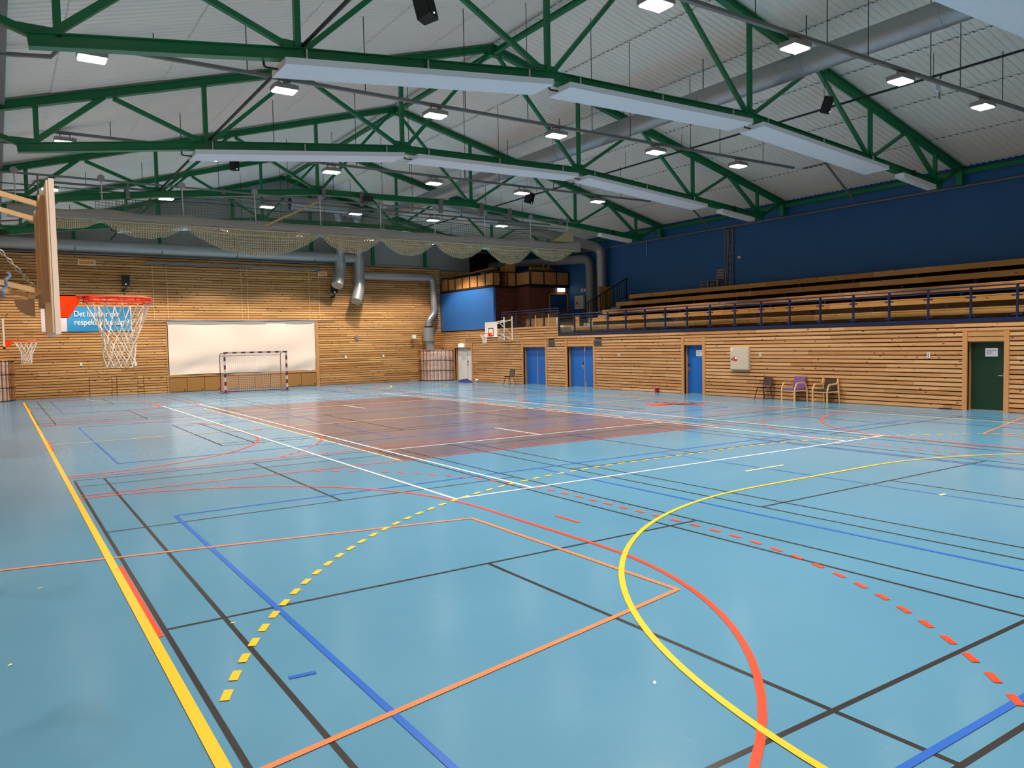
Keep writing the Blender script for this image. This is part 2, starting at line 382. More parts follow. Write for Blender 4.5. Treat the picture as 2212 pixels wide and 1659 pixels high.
# red small handball courts across the hall
for yc in (6.1, 20.0, 33.9):
    for s in (-1, 1):
        def m_(p): return (p[0]*s, p[1])
        six = arc((-10, yc+1.2), 4.5, PI/2, 0, 24)+arc((-10, yc-1.2), 4.5, 0, -PI/2, 24)
        nine = arc((-10, yc+1.2), 6.0, PI/2, 0, 30)+arc((-10, yc-1.2), 6.0, 0, -PI/2, 30)
        six = [p for p in six if yc-5.95 < p[1] < yc+5.95]; nine = [p for p in nine if yc-5.9 < p[1] < yc+5.9]
        strip([m_(p) for p in six], 0.055, RED); dash([m_(p) for p in nine], 0.055, RED, 0.16, 0.16)
        strip([m_((-5.0, yc-0.25)), m_((-5.0, yc+0.25))], 0.05, RED)
        strip([m_((-9.945, yc-1.2)), m_((-9.945, yc+1.2))], 0.05, RED)
    strip([(-10, yc-5.95), (10, yc-5.95)], 0.045, RED); strip([(-10, yc+5.95), (10, yc+5.95)], 0.045, RED)
# basketball keys of the side baskets (salmon)
for yc, x0, s in ((5.1, -11.9, 1), (5.1, 12.75, -1), (20.0, 12.75, -1)):
    xf = x0+s*(5.97 if s > 0 else 5.3)
    strip([(x0, yc+3.0), (xf, yc+1.8), (xf, yc-1.8), (x0, yc-3.0)], 0.05, SAL)
# tennis court (white)
for x in (-5.485, 5.52): strip([(x, 8.115), (x, 31.7)], 0.05, WHT)
for x in (-4.115, 4.13): strip([(x, 8.115), (x, 31.7)], 0.05, WHT)
strip([(-5.51, 8.115), (5.55, 8.115)], 0.05, WHT); strip([(-5.51, 31.7), (5.55, 31.7)], 0.05, WHT)
strip([(-4.115, 13.62), (4.13, 13.62)], 0.05, WHT); strip([(-4.115, 26.36), (4.13, 26.36)], 0.05, WHT)
strip([(0, 13.62), (0, 15.65)], 0.05, WHT); strip([(0, 24.4), (0, 26.36)], 0.05, WHT)
# handball court: side lines, halfway line, arcs
strip([(-10, -2.6), (-10, 39.55)], 0.075, YEL); strip([(10.12, -0.4), (10.12, 39.55)], 0.05, CRM)
strip([(-10, 20.0), (10.12, 20.15)], 0.05, CRM); strip([(-10, 0.0), (10, 0.0)], 0.05, YEL)
for g, s in ((0.0, 1), (39.55, -1)):
    for rr in (6.0, 9.0):
        pts = [(1.5+rr*math.cos(a*PI/80), g+s*rr*math.sin(a*PI/80)) for a in range(41)]+[(-1.5-rr*math.cos(a*PI/80), g+s*rr*math.sin(a*PI/80)) for a in range(40, -1, -1)]
        if rr == 6.0: strip(pts, 0.055, YEL if s > 0 else CRM)
        else:
            pts = [p for p in pts if abs(p[0]) < 9.93]; dash(pts, 0.06, YEL if s > 0 else CRM, 0.16, 0.14, 0.02)
    strip([(-0.5, g+7*s), (0.5, g+7*s)], 0.05, CRM); strip([(-0.08, g+4*s), (0.08, g+4*s)], 0.05, CRM)
strip([(-10.05, 38.6), (10.1, 38.6)], 0.04, WHT)
# club mark painted on the floor near the right side: red triangle band with black letters above
lz = 0.0042
def fpoly(pts, mi): fl.add([(p[0], p[1], lz) for p in pts], [tuple(range(len(pts)))], mi)
fpoly([(7.55, 17.85), (7.95, 17.35), (8.62, 17.62), (8.95, 16.55), (9.35, 16.75), (9.0, 18.15), (8.42, 17.95)], RED)
fpoly([(7.95, 18.25), (8.2, 18.62), (9.3, 17.1), (9.12, 16.9)], RED)
for k in range(6):
    a = k/5; x = 8.75+0.75*a; y = 18.65-1.45*a
    fpoly([(x, y), (x+0.1, y+0.12), (x+0.2, y+0.02), (x+0.1, y-0.12)], BLK)
for x, y, a, mi in ((-10.67, 6.96, 0.4, CRM), (-10.93, 4.98, 1.0, CRM), (-9.4, 4.88, 0.1, CRM), (-7.43, 2.05, 0.8, WHT)):
    c_, s_ = math.cos(a)*0.03, math.sin(a)*0.03; fpoly([(x-c_, y-s_), (x+s_*0.4, y-c_*0.4), (x+c_, y+s_), (x-s_*0.4, y+c_*0.4)], mi)
struct('floor', fl, FLOOR, 'blue sports hall floor crowded with coloured court lines', 'floor')

# ------------------------------------------------------------------ timber walls
def board_rows(mb, axis, plane, depth, a0, a1, ztop, holes, z0=0.0):
    """horizontal boards on a wall; holes are (a0, a1, z0, z1)"""
    nrow = int((ztop-z0)/PITCHB+0.5)
    for k in range(nrow):
        zb = z0+k*PITCHB+0.016; zt = zb+0.103
        cuts = sorted([(h[0], h[1]) for h in holes if zb < h[3]-0.005 and zt > h[2]+0.005]); s = a0; iv = []
        for c0, c1 in cuts:
            if c1 <= a0 or c0 >= a1: continue
            if c0 > s: iv.append((s, c0))
            s = max(s, c1)
        if s < a1: iv.append((s, a1))
        for i0, i1 in iv:
            if i1-i0 < 0.02: continue
            for c0, c1 in [(plane, plane+depth)]:
                if axis == 'Y': mb.box(min(c0, c1), i0, zb, max(c0, c1), i1, zt, 0)
                else: mb.box(i0, min(c0, c1), zb, i1, max(c0, c1), zt, 0)
def backing(mb, axis, p0, p1, a0, a1, ztop, holes, mi=1, z0=0.0):
    As = sorted({a0, a1}|{h[0] for h in holes if a0 < h[0] < a1}|{h[1] for h in holes if a0 < h[1] < a1})
    for s, e in zip(As, As[1:]):
        zs = [(z0, ztop)]
        for h in holes:
            if h[0] <= s+1e-6 and h[1] >= e-1e-6:
                nz = []
                for q0, q1 in zs:
                    if h[2] > q0+1e-6: nz.append((q0, min(q1, h[2])))
                    if h[3] < q1-1e-6: nz.append((max(q0, h[3]), q1))
                zs = nz
        for q0, q1 in zs:
            if q1-q0 < 1e-4: continue
            if axis == 'Y': mb.box(p0, s, q0, p1, e, q1, mi)
            else: mb.box(s, p0, q0, e, p1, q1, mi)
DOORS = [(38.28, 40.36), (30.78, 32.83), (26.92, 28.96), (20.06, 21.08), (8.84, 9.84)]
H = [(a-0.0, b+0.0, 0.0, 2.03) for a, b in DOORS]
wr = MB()
HB = [(a-0.13, b+0.13, 0.0, 2.31) for a, b in DOORS]+[(30.0, 30.5, 2.03, 2.32), (26.3, 26.8, 2.03, 2.32)]
board_rows(wr, 'Y', XR, 0.022, YN, 29.68, 2.565, HB); board_rows(wr, 'Y', XR, 0.022, 29.68, YF, 3.08, HB)
backing(wr, 'Y', XR+0.03, XR+0.10, YN, 29.68, 2.60, H); backing(wr, 'Y', XR+0.03, XR+0.10, 29.68, YF, 3.02, H)
struct('wall_right', wr, [M['pine_right'], M['backing']], 'right timber wall of horizontal pine boards below the stand', 'wall')
tr = MB()
for a, b in DOORS:
    tr.box(XR-0.03, a-0.13, 0, XR+0.06, a, 2.33); tr.box(XR-0.03, b, 0, XR+0.06, b+0.13, 2.33)
    tr.box(XR+0.0, a, 2.03, XR+0.05, b, 2.15); tr.box(XR+0.005, a, 2.17, XR+0.03, b, 2.30)
    tr.box(XR+0.06, a-0.03, 0, XR+0.34, a, 2.03); tr.box(XR+0.06, b, 0, XR+0.34, b+0.03, 2.03); tr.box(XR+0.05, a, 2.0, XR+0.34, b, 2.05)
for s, e in ((YN, 29.68), (29.68, YF-1.5)): tr.box(XR-0.012, s, 2.34, XR+0.02, e, 2.36)
struct('trim_1', tr, M['pine_trim'], 'pine door frames and belt board along the right wall', 'trim')

RX0, RX1, RZ1 = -3.45, 4.5, 3.80
HATCH = [(-7.15, -6.13), (-5.93, -4.94), (-4.68, -3.55)]
fh = [(RX0-0.02, RX1+0.22, 0, RZ1)]+[(a, b, 0, 0.92) for a, b in HATCH]
wf = MB(); board_rows(wf, 'X', YF, 0.022, XL, XR, 7.08, fh)
backing(wf, 'X', YF+0.03, YF+0.10, XL, XR, 7.05, [(RX0, RX1+0.2, 0, RZ1)])
wf.box(RX0, YF+0.22, 0, RX1+0.2, YF+0.26, RZ1, 1)
struct('wall_far', wf, [M['pine_far'], M['backing']], 'far timber wall of dark-gapped pine boards behind the goal', 'wall')
t2 = MB()
t2.box(RX1, YF-0.04, 0, RX1+0.2, YF+0.22, RZ1); t2.box(RX0-0.04, YF-0.01, 0, RX0, YF+0.22, RZ1); t2.box(RX0, YF-0.01, RZ1, RX1+0.2, YF+0.22, RZ1+0.05)
struct('trim_2', t2, M['pine_trim'], 'pine frame around the covered recess in the far wall', 'trim')
wl = MB(); board_rows(wl, 'Y', XL-0.022, 0.022, YN, YF, 7.3, []); wl.box(XL-0.12, YN, 0, XL-0.03, YF, 7.62, 1)
struct('wall_left', wl, [M['pine_right'], M['backing']], 'left timber wall beside the camera', 'wall')
wn = MB(); wn.prism([(XL, YN-0.1, 0), (XS, YN-0.1, 0), (XS, YN-0.1, top_z(XS)+0.1), (APX, YN-0.1, 11.85), (XL, YN-0.1, top_z(XL)+0.1)], (0, 0.1, 0), 0)
struct('wall_near', wn, M['pine_trim'], 'timber end wall behind the camera', 'wall')
gb = MB(); gb.prism([(XL, YF+0.3, 7.02), (XS, YF+0.3, 7.02), (XS, YF+0.3, top_z(XS)+0.1), (APX, YF+0.3, 11.85), (XL, YF+0.3, top_z(XL)+0.1)], (0, 0.1, 0), 0)
gb.box(XL, YF+0.02, 7.05, XR, YF+0.32, 7.1, 0)
struct('wall_gable', gb, M['gable'], 'grey gable wall above the far timber boards', 'wall')

# stand side: blue wall, brick wall, blue corner panel
wb = MB(); wb.box(XS, YN, 2.4, XS+0.15, YF, top_z(XS)+0.2)
struct('wall_stand', wb, M['blue_wall_shaded'], 'tall dark blue wall above the grandstand', 'wall')
t3 = MB(); t3.box(XS-0.09, YN, 7.42, XS, 36.0, 7.49); t3.box(XS-0.14, YN, 7.42, XS-0.09, 36.0, 7.45)
struct('trim_3', t3, M['tray'], 'grey rail high along the blue wall', 'trim')
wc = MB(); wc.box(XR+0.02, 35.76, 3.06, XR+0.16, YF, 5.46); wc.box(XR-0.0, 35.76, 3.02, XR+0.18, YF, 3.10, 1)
struct('wall_corner', wc, [M['blue_wall_lit'], M['pine_trim']], 'blue wall panel coloured as lit, above the timber in the far right corner', 'wall')
YB1, YB2, XK = 36.6, 35.18, 14.9
wk = MB(); wk.box(XR+0.16, YB1, 2.95, XK, YB1+0.15, 5.5); wk.box(XK, YB2, 2.95, XK+0.15, YB1+0.15, 5.5)
wk.box(XK+0.15, YB2, 2.95, 16.4, YB2+0.15, 5.5); wk.box(16.4, YB2, 5.12, 17.72, YB2+0.15, 5.5); wk.box(17.72, YB2, 2.95, XS, YB2+0.15, 5.5)
struct('wall_brick', wk, M['brick'], 'red brown brick wall behind the balcony', 'wall')

# ------------------------------------------------------------------ roof sheets: real corrugation, laid in overlapping rows
ce = MB(); per = 0.207; prof = [(0.0, 0.0), (0.07, 0.0), (0.095, 0.026), (0.18, 0.026)]
ys = []; y = YN-0.1
while y < YF+0.4:
    ys += [(y+a, h) for a, h in prof]; y += per
for side in (-1, 1):
    xe = XL-0.05 if side < 0 else XS+0.1; n = 6
    for k in range(n):
        xa = APX+(xe-APX)*k/n; xb = APX+(xe-APX)*(k+1)/n
        za, zb_ = top_z(xa)+0.13+0.0, top_z(xb)+0.13-0.0
        o = len(ce.v); vs = []
        for yy, h in ys:
            d0, d1 = (0.03, 0.0) if side < 0 else (0.0, 0.024)
            vs += [(xa, yy, za+h+d0), (xb+(xb-xa)*0.02, yy, zb_+h+d1)]
        fs = [(2*i, 2*i+2, 2*i+3, 2*i+1) if side > 0 else (2*i, 2*i+1, 2*i+3, 2*i+2) for i in range(len(ys)-1)]
        ce.add(vs, fs, 0)
ce.add([(APX-0.15, YN, top_z(APX)+0.2-0.02), (APX-0.15, YF+0.3, top_z(APX)+0.2-0.02), (APX+0.15, YF+0.3, top_z(APX)+0.2-0.02), (APX+0.15, YN, top_z(APX)+0.2-0.02)], [(0, 1, 2, 3)], 0)
struct('ceiling', ce, M['ceiling'], 'pale grey corrugated metal roof seen from below', 'ceiling')

# ------------------------------------------------------------------ green steel: trusses, ridge and eaves beams, gable posts
Bt = [(-10.15, 7.0), (-6.11, 7.55), (-0.45, 8.14), (6.35, 8.22), (12.05, 7.74), (16.15, 7.36)]
def build_truss(name, label, loc, wallposts=True):
    t = thing(name, label, 'roof truss', loc, 'green roof trusses')
    def P(x, z): return (loc[0]+x, loc[1], loc[2]+z)
    c = MB()
    ends = [(-10.3, 6.985)]+Bt[1:5]+[(16.3, 7.34)]
    for a, b in zip(ends, ends[1:]): c.hbeam(P(*a), P(*b), 0.2, 0.22)
    c.build('bottom_chord', M['green'], t)
    for xa, xb in ((XL+0.1, APX), (APX, XS-0.1)):
        c = MB(); c.hbeam(P(xa, top_z(xa)), P(xb, top_z(xb)), 0.2, 0.2); c.build('top_chord', M['green'], t)
    tops = [XL+0.35, -8.35, -3.55, APX, 9.25, 14.1, XS-0.35]
    for i, (bx, bz) in enumerate(Bt):
        for tx in (tops[i], tops[i+1]):
            c = MB(); s = 0.10 if 0 < i < 5 else 0.12
            c.bar(P(bx+(0.12 if tx > bx else -0.12), bz+0.1), P(tx+(-0.1 if tx > bx else 0.1), top_z(tx)-0.1), s, s, (0, 1, 0)); c.build('diagonal', M['green'], t)
        vx = bx if 0 < i < 5 else bx+(0.25 if i == 0 else -0.25)
        c = MB(); c.bar(P(vx, bz+0.09), P(vx, top_z(vx)-0.09), 0.11, 0.11, (0, 1, 0)); c.build('vertical', M['green'], t)
        c = MB(); c.box(loc[0]+bx-0.28, loc[1]-0.012, bz+0.08, loc[0]+bx+0.28, loc[1]+0.012, bz+0.24); c.build('gusset_plate', M['green'], t)
    c = MB(); x = XS-0.22; c.bar(P(x, 7.5), P(x, top_z(x)-0.08), 0.18, 0.2, (0, 1, 0)); c.build('end_post', M['green'], t)
    c = MB(); x = APX; c.box(loc[0]+x-0.25, loc[1]-0.1, top_z(x)-0.24, loc[0]+x+0.25, loc[1]+0.1, top_z(x)-0.08); c.build('apex_plate', M['green'], t)
    return t
TL = ['green lattice roof truss nearest the camera, overhead beyond the top edge of the photo', 'green lattice roof truss nearest in view, its chord at the top left carrying white panels',
      'second green lattice roof truss in view, between the first two full rows of lit lamps', 'third green lattice roof truss in view, with the rolled divider curtain hanging under it',
      'farthest free green lattice roof truss, seen behind the divider curtain']
T0 = build_truss('roof_truss', TL[0], (0, TY[0], 0))
for k in range(1, 5): dup(T0, (0, TY[k], 0), 0, TL[k])
g5 = thing('gable_frame', 'green steel rafter frame and posts standing against the grey gable wall', 'steel frame', (0, 41.9, 0))
for xa, xb in ((XL+0.1, APX), (APX, XS-0.1)):
    c = MB(); c.hbeam((xa, 41.9, top_z(xa)), (xb, 41.9, top_z(xb)), 0.2, 0.2); c.build('rafter', M['green'], g5)
for px_ in (-7.53, -3.64, 0.1, 4.42, 8.2, 11.72):
    c = MB(); c.hbeam((px_, 41.95, 7.12), (px_+0.001, 41.95, top_z(px_)-0.09), 0.16, 0.16); c.build('post', M['green'], g5)
rb = MB(); rb.hbeam((APX, YN, top_z(APX)-0.14), (APX, 41.8, top_z(APX)-0.14), 0.14, 0.14)
tag(rb.build('ridge_beam', M['green']), 'green beam running the length of the roof ridge', 'beam')
for x, lab in ((XS-0.16, 'green eaves beam along the top of the blue wall'), (XL+0.16, 'green eaves beam along the left wall top')):
    b_ = MB(); b_.hbeam((x, YN, top_z(x)-0.1), (x, 41.8, top_z(x)-0.1), 0.14, 0.16); tag(b_.build('eaves_beam', M['green']), lab, 'beam', 'green eaves beams')

# ------------------------------------------------------------------ lamps on their cable trays
LX = [-9.05, -5.18, -1.3, 2.57, 6.45, 10.3]
ROWS = [(1.2, 'row overhead, nearest the camera'), (8.45, 'nearest lamp row in view'), (16.14, 'second lamp row in view'), (23.5, 'third lamp row in view'), (30.9, 'fourth lamp row in view'), (38.3, 'last lamp row, hidden beyond the divider curtain')]
ZL = 8.12
def spot(parent):
    ld = bpy.data.lights.new('lamp_light', 'SPOT'); ld.energy = LAMP_W; ld.color = LAMP_COL; ld.spot_size = math.radians(LAMP_SPREAD); ld.spot_blend = 0.28; ld.shadow_soft_size = 0.16
    o = bpy.data.objects.new('lamp_light', ld); sc.collection.objects.link(o); o.parent = parent; o.location = (0, 0, -0.2)
    return o
def build_lamp(label, loc):
    t = thing('floodlight', label, 'ceiling light', loc, 'lit floodlights under the roof'); x, y, z = loc
    h = MB(); h.prism([(x-0.27, y-0.2, z-0.03), (x+0.27, y-0.2, z-0.03), (x+0.27, y+0.2, z-0.03), (x-0.27, y+0.2, z-0.03)], (0, 0, 0.1))
    for k in range(7): h.box(x-0.21+k*0.065, y-0.17, z+0.07, x-0.19+k*0.065, y+0.17, z+0.1)
    hz_ = h.build('housing', M['lamp_body'], t)
    d = MB(); d.box(x-0.24, y-0.17, z-0.055, x+0.24, y+0.17, z-0.031); d.build('lit_panel', M['lamp_glow'], hz_)
    b = MB(); b.box(x-0.14, y-0.02, z+0.09, x-0.11, y+0.02, z+0.19); b.box(x+0.11, y-0.02, z+0.09, x+0.14, y+0.02, z+0.19); b.add([], []); b.bar((x-0.14, y, z+0.193), (x+0.14, y, z+0.193), 0.04, 0.014); b.build('bracket', M['lamp_body'], t)
    spot(t); return t
lamp0 = None
for ri, (ry, rl) in enumerate(ROWS):
    for li, lx in enumerate(LX):
        lab = '%s lit floodlight from the left in the %s' % (ORD[li], rl)
        loc = (lx + (0.25 if ri == 1 else 0), ry, ZL)
        if lamp0 is None: lamp0 = build_lamp(lab, loc)
        else: dup(lamp0, loc, 0, lab)
    ty = thing('cable_tray', 'grey cable tray crossing the hall above the %s' % rl, 'cable tray', (0, ry, ZL), 'cable trays of the lamp rows')
    m_ = MB(); zt = ZL+0.24
    m_.box(-9.45, ry-0.045, zt-0.04, 13.3, ry+0.045, zt-0.025); m_.box(-9.45, ry-0.045, zt-0.025, 13.3, ry-0.038, zt+0.03); m_.box(-9.45, ry+0.038, zt-0.025, 13.3, ry+0.045, zt+0.03)
    m_.bar((-9.45, ry, zt), (-9.75, ry, 8.02), 0.09, 0.06); m_.bar((-9.75, ry, 8.0), (-10.6, ry, 7.9), 0.09, 0.06)
    m_.build('channel', M['tray'], ty)
    for rx in (-7.9, -6.0, -3.2, -0.4, 1.6, 3.9, 5.4, 8.0, 9.4, 11.6):
        r_ = MB(); r_.pipe([(rx, ry, zt), (rx, ry, top_z(rx)+0.15)], 0.011, 6); r_.build('hanger_rod', M['rod'], ty)
    e_ = MB(); e_.box(13.3, ry-0.06, zt-0.05, 13.75, ry+0.06, zt+0.01); e_.build('end_box', M['white'], ty)
    if ri in (1, 2, 3):
        s_ = MB(); s_.bar((15.2, ry, top_z(15.2)+0.1), (17.1, ry, 7.47), 0.06, 0.06); s_.bar((13.7, ry, zt), (15.2, ry, top_z(15.2)+0.1), 0.05, 0.05); s_.build('drop_channel', M['tray'], ty)
lt = MB(); lt.box(-10.72, YN+0.2, 7.9, -10.5, 40.0, 7.92); lt.box(-10.72, YN+0.2, 7.92, -10.7, 40.0, 7.98); lt.box(-10.52, YN+0.2, 7.92, -10.5, 40.0, 7.98)
for k in range(22): lt.bar((-10.7, YN+1+2*k, 7.98), (-10.7, YN+1+2*k, top_z(-10.7)+0.14), 0.02, 0.02)
tag(lt.build('cable_tray', M['tray']), 'grey cable tray running lengthwise along the left eaves', 'cable tray')

# ------------------------------------------------------------------ white radiant panels under the trusses
def zb_at(x):
    P = [(-10.3, 6.985)]+Bt[1:5]+[(16.3, 7.34)]
    for (a, za), (b, zb2) in zip(P, P[1:]):
        if a <= x <= b: return za+(zb2-za)*(x-a)/(b-a)
def build_panel(x0, x1, y, label):
    t = thing('radiant_panel', label, 'heating panel', (0, y, 0), 'white radiant panels')
    za, zb2 = zb_at(x0)-0.16, zb_at(x1)-0.16
    m_ = MB(); prof = [(y-0.36, 0.0), (y-0.36, -0.12)]
    for k in range(13):
        yy = y-0.34+0.76*k/12; prof += [(yy, -0.12), (yy+0.03, -0.128), (yy+0.055, -0.12)]
    prof += [(y+0.46, -0.10), (y+0.46, 0.0)]
    v = [(x0+(-0.0 if p[0] < y else 0), p[0], za+p[1]) for p in prof]+[(x1, p[0], zb2+p[1]) for p in prof]; n = len(prof)
    m_.add(v, [(i, i+1, n+i+1, n+i) for i in range(n-1)]+[(n-1, 0, n, 2*n-1), tuple(range(n)), tuple(range(2*n-1, n-1, -1))])
    m_.build('panel', M['panel_white'], t)
    for fx in (0.08, 0.5, 0.92):
        x = x0+(x1-x0)*fx; b = MB(); b.box(x-0.015, y-0.13, zb_at(x)-0.17, x+0.015, y-0.105, zb_at(x)+0.08); b.build('hanger_strap', M['white_rod'], t)
    p = MB(); p.pipe(bend([(x0-0.25, y+0.1, za+0.05), (x0-0.25, y+0.1, za-0.08), (x0+0.02, y+0.1, za-0.08)], 0.06), 0.02, 8); p.build('feed_pipe', M['dark_pipe'], t)
    return t
PN = {0: 'overhead truss nearest the camera', 1: 'nearest green truss in view', 2: 'second green truss in view', 4: 'farthest free green truss, beyond the curtain'}
PX = [(-6.45, -0.55, 'left'), (-0.1, 6.05, 'middle'), (6.5, 12.5, 'right')]
prot = {}
for k in (1, 0, 2, 4):
    for x0, x1, sd in PX:
        lab = 'white ribbed radiant panel, the %s one under the %s' % (sd, PN[k])
        if sd in prot: dup(prot[sd], (0, TY[k], 0), 0, lab)
        else: prot[sd] = build_panel(x0, x1, TY[k], lab)
fx0 = None
for k, lab in ((1, 'nearest green truss in view'), (2, 'second green truss in view'), (3, 'third green truss in view')):
    l = 'white unlit box light at the right end of the %s' % lab
    if fx0 is None:
        fx0 = thing('batten_light', l, 'ceiling light', (0, TY[k], 0), 'unlit box lights at the truss ends')
        b = MB(); yy = TY[k]; b.prism([(13.35, yy-0.36, 7.28), (13.35, yy-0.06, 7.28), (13.35, yy-0.06, 7.42), (13.35, yy-0.36, 7.42)], (1.95, 0, -0.2)); b.build('body', M['white'], fx0)
        b = MB(); b.prism([(13.4, yy-0.32, 7.26), (13.4, yy-0.1, 7.26), (13.4, yy-0.1, 7.279), (13.4, yy-0.32, 7.279)], (1.85, 0, -0.19)); b.build('cover', M['panel_white'], fx0)
        b = MB(); b.box(14.3, yy-0.2, 7.3, 14.34, yy-0.1, 7.62); b.build('hanger_strap', M['rod'], fx0)
    else: dup(fx0, (0, TY[k], 0), 0, l)

# ------------------------------------------------------------------ ducts and pipes under the roof
XD, ZD = 7.35, 9.53
du = thing('ventilation_duct', 'long galvanised spiral duct running lengthwise under the right roof slope', 'duct', (XD, 0, ZD))
m_ = MB(); m_.pipe([(XD, YN+0.3, ZD), (XD, 40.6, ZD)], 0.315, 28); m_.build('spiral_tube', M['zinc'], du)
for k in range(12):
    yy = YN+1.2+3.6*k
    m_ = MB(); m_.pipe([(XD, yy-0.03, ZD), (XD, yy+0.03, ZD)], 0.325, 28); m_.build('joint_ring', M['zinc'], du)
    m_ = MB(); m_.bar((XD, yy, ZD+0.3), (XD, yy, top_z(XD)+0.15), 0.03, 0.01); m_.build('hanger_strap', M['rod'], du)
m_ = MB(); m_.pipe(bend([(XD+0.1, 33.2, ZD), (10.2, 33.2, 8.95), (16.6, 31.9, 7.62), (17.35, 31.62, 7.4), (17.4, 31.6, 3.02)], 0.5), 0.26, 20); m_.build('branch_tube', M['zinc'], du)
d2 = MB(); d2.pipe(bend([(16.4, 41.6, 7.3), (17.0, 34.0, 7.0), (17.35, 32.6, 6.95), (17.38, 32.58, 3.02)], 0.5), 0.25, 20)
tag(d2.build('ventilation_duct', M['zinc_dull']), 'dull duct dropping down the blue wall, left one of two at the stand end', 'duct')
d3 = thing('ventilation_duct', 'horizontal galvanised duct along the top of the far timber wall with two drop outlets', 'duct', (0, 41.6, 7.42))
m_ = MB(); m_.pipe([(XL+0.1, 41.55, 7.42), (7.35, 41.55, 7.42)], 0.29, 24); m_.build('spiral_tube', M['zinc'], d3)
m_ = MB(); m_.pipe([(5.55, 41.55, 7.42), (6.35, 41.55, 7.42)], 0.305, 24); m_.build('sleeve', M['zinc'], d3)
for dx, zb2 in ((5.95, 5.75), (7.1, 4.85)):
    m_ = MB(); m_.pipe(bend([(dx, 41.5, 7.45), (dx, 41.45, zb2+0.9), (dx-0.42, 41.0, zb2)], 0.4), 0.325, 20); m_.build('drop_outlet', M['zinc'], d3)
    m_ = MB(); m_.pipe([(dx, 41.5, 7.12), (dx, 41.5, 6.98)], 0.335, 20); m_.build('collar', M['zinc'], d3)
for bx in (-7.53, -3.64, 0.1, 4.42):
    m_ = MB(); m_.pipe([(bx, 41.55+0.31*math.cos(a), 7.42+0.31*math.sin(a)) for a in [PI*j/8 for j in range(-7, 5)]], 0.018, 6); m_.build('green_strap', M['green'], d3)
d4 = thing('ventilation_duct', 'galvanised duct running right along the far wall and dropping into the right corner cabinet', 'duct', (0, 41.6, 6.45))
m_ = MB(); m_.pipe(bend([(7.35, 41.5, 6.43), (12.0, 41.5, 6.43), (12.05, 41.5, 4.2), (11.62, 41.5, 3.75), (11.62, 41.5, 3.35)], 0.35), 0.205, 18); m_.build('tube', M['zinc'], d4)
m_ = MB(); m_.pipe([(11.62, 41.5, 3.42), (11.62, 41.5, 3.3)], 0.24, 18); m_.build('clamp_band', M['dark_pipe'], d4)
m_ = MB(); m_.pipe([(11.62, 41.5, 3.32), (11.62, 41.5, 2.48)], 0.355, 20); m_.build('silencer', M['zinc'], d4)
m_ = MB(); m_.pipe([(11.62, 41.5, 2.5), (11.66, 41.5, 2.3), (11.72, 41.5, 1.93)], [0.25, 0.25, 0.31], 20); m_.build('spigot', M['zinc'], d4)
d5 = thing('ventilation_duct', 'short wide duct with an open left end high against the gable wall', 'duct', (0, 40.6, 10.1))
m_ = MB(); m_.pipe([(2.8, 40.6, 10.15), (5.6, 40.6, 10.1), (6.9, 40.6, 9.85)], 0.36, 22, cap=False); m_.pipe([(2.84, 40.6, 10.15), (2.85, 40.6, 10.15)], 0.34, 22, mi=1); m_.build('tube', [M['zinc'], M['black']], d5)
for x0, x1 in ((5.4, 5.95), (6.5, 7.1)):
    m_ = MB(); m_.pipe(bend([(x0-0.4, 40.7, 10.1), (x0+0.2, 40.8, 9.95), (x1, 41.2, 8.8), (x1, 41.5, 7.45)], 0.4), 0.29, 18); m_.build('elbow', M['zinc'], d5)
bp = thing('black_pipe', 'thin black pipe hung lengthwise under the right roof slope', 'pipe', (10.7, 0, 9.28))
m_ = MB(); m_.pipe([(10.7, YN+0.2, 9.28), (10.7, 41, 9.28)], 0.035, 8); m_.build('pipe', M['black'], bp)
for k in range(14):
    yy = YN+1.6+3.1*k; m_ = MB(); m_.pipe([(10.7, yy, 9.28), (10.7, yy, top_z(10.7)+0.15)], 0.008, 6); m_.build('hanger_rod', M['rod'], bp)
p2 = MB(); p2.pipe([(-6.02, YN+0.2, 7.72), (-6.02, 41, 7.72)], 0.035, 8); tag(p2.build('brown_pipe', M['dark_pipe']), 'thin dark brown pipe laid lengthwise on the left bottom chords', 'pipe')

# ------------------------------------------------------------------ loudspeakers
def build_speaker(label, loc, h, wd, tilt, rods):
    t = thing('loudspeaker', label, 'loudspeaker', loc, 'black hanging loudspeakers'); x, y, z = loc
    a = math.radians(tilt); rot = Matrix.Rotation(math.radians(33), 3, 'Z') @ Matrix.Rotation(a, 3, 'X')
    d = wd*0.8
    pts = [(-wd/2, -d/2, -h/2), (wd/2, -d/2, -h/2), (wd*0.38, d/2, -h/2), (-wd*0.38, d/2, -h/2)]
    m_ = MB(); P = [Vector(loc)+rot@Vector(p) for p in pts]; m_.prism(P, rot@Vector((0, 0, h))); cb_ = m_.build('cabinet', M['black'], t)
    m_ = MB(); P = [Vector(loc)+rot@Vector((sx*wd*0.44, -d/2-0.012, sz*h*0.45)) for sx, sz in ((-1, -1), (1, -1), (1, 1), (-1, 1))]; m_.prism(P, rot@Vector((0, 0.012, 0))); m_.build('grille', M['black_and_shade'], cb_)
    m_ = MB(); P = Vector(loc)+rot@Vector((0, -d/2-0.014, -h*0.41)); m_.box(P.x-0.014, P.y-0.01, P.z-0.01, P.x+0.014, P.y+0.01, P.z+0.01); m_.build('status_light', M['led_blue'], cb_)
    for rx in rods:
        m_ = MB(); m_.pipe([(x+rx, y, z+h*0.3), (x+rx, y, top_z(x+rx)+0.11)], 0.006, 5); m_.build('suspension_wire', M['rod'], t)
build_speaker('black loudspeaker hanging at the top edge of the photo, above the middle white panel', (-4.02, 11.5, 8.62), 0.72, 0.36, -14, (-0.12, 0.12))
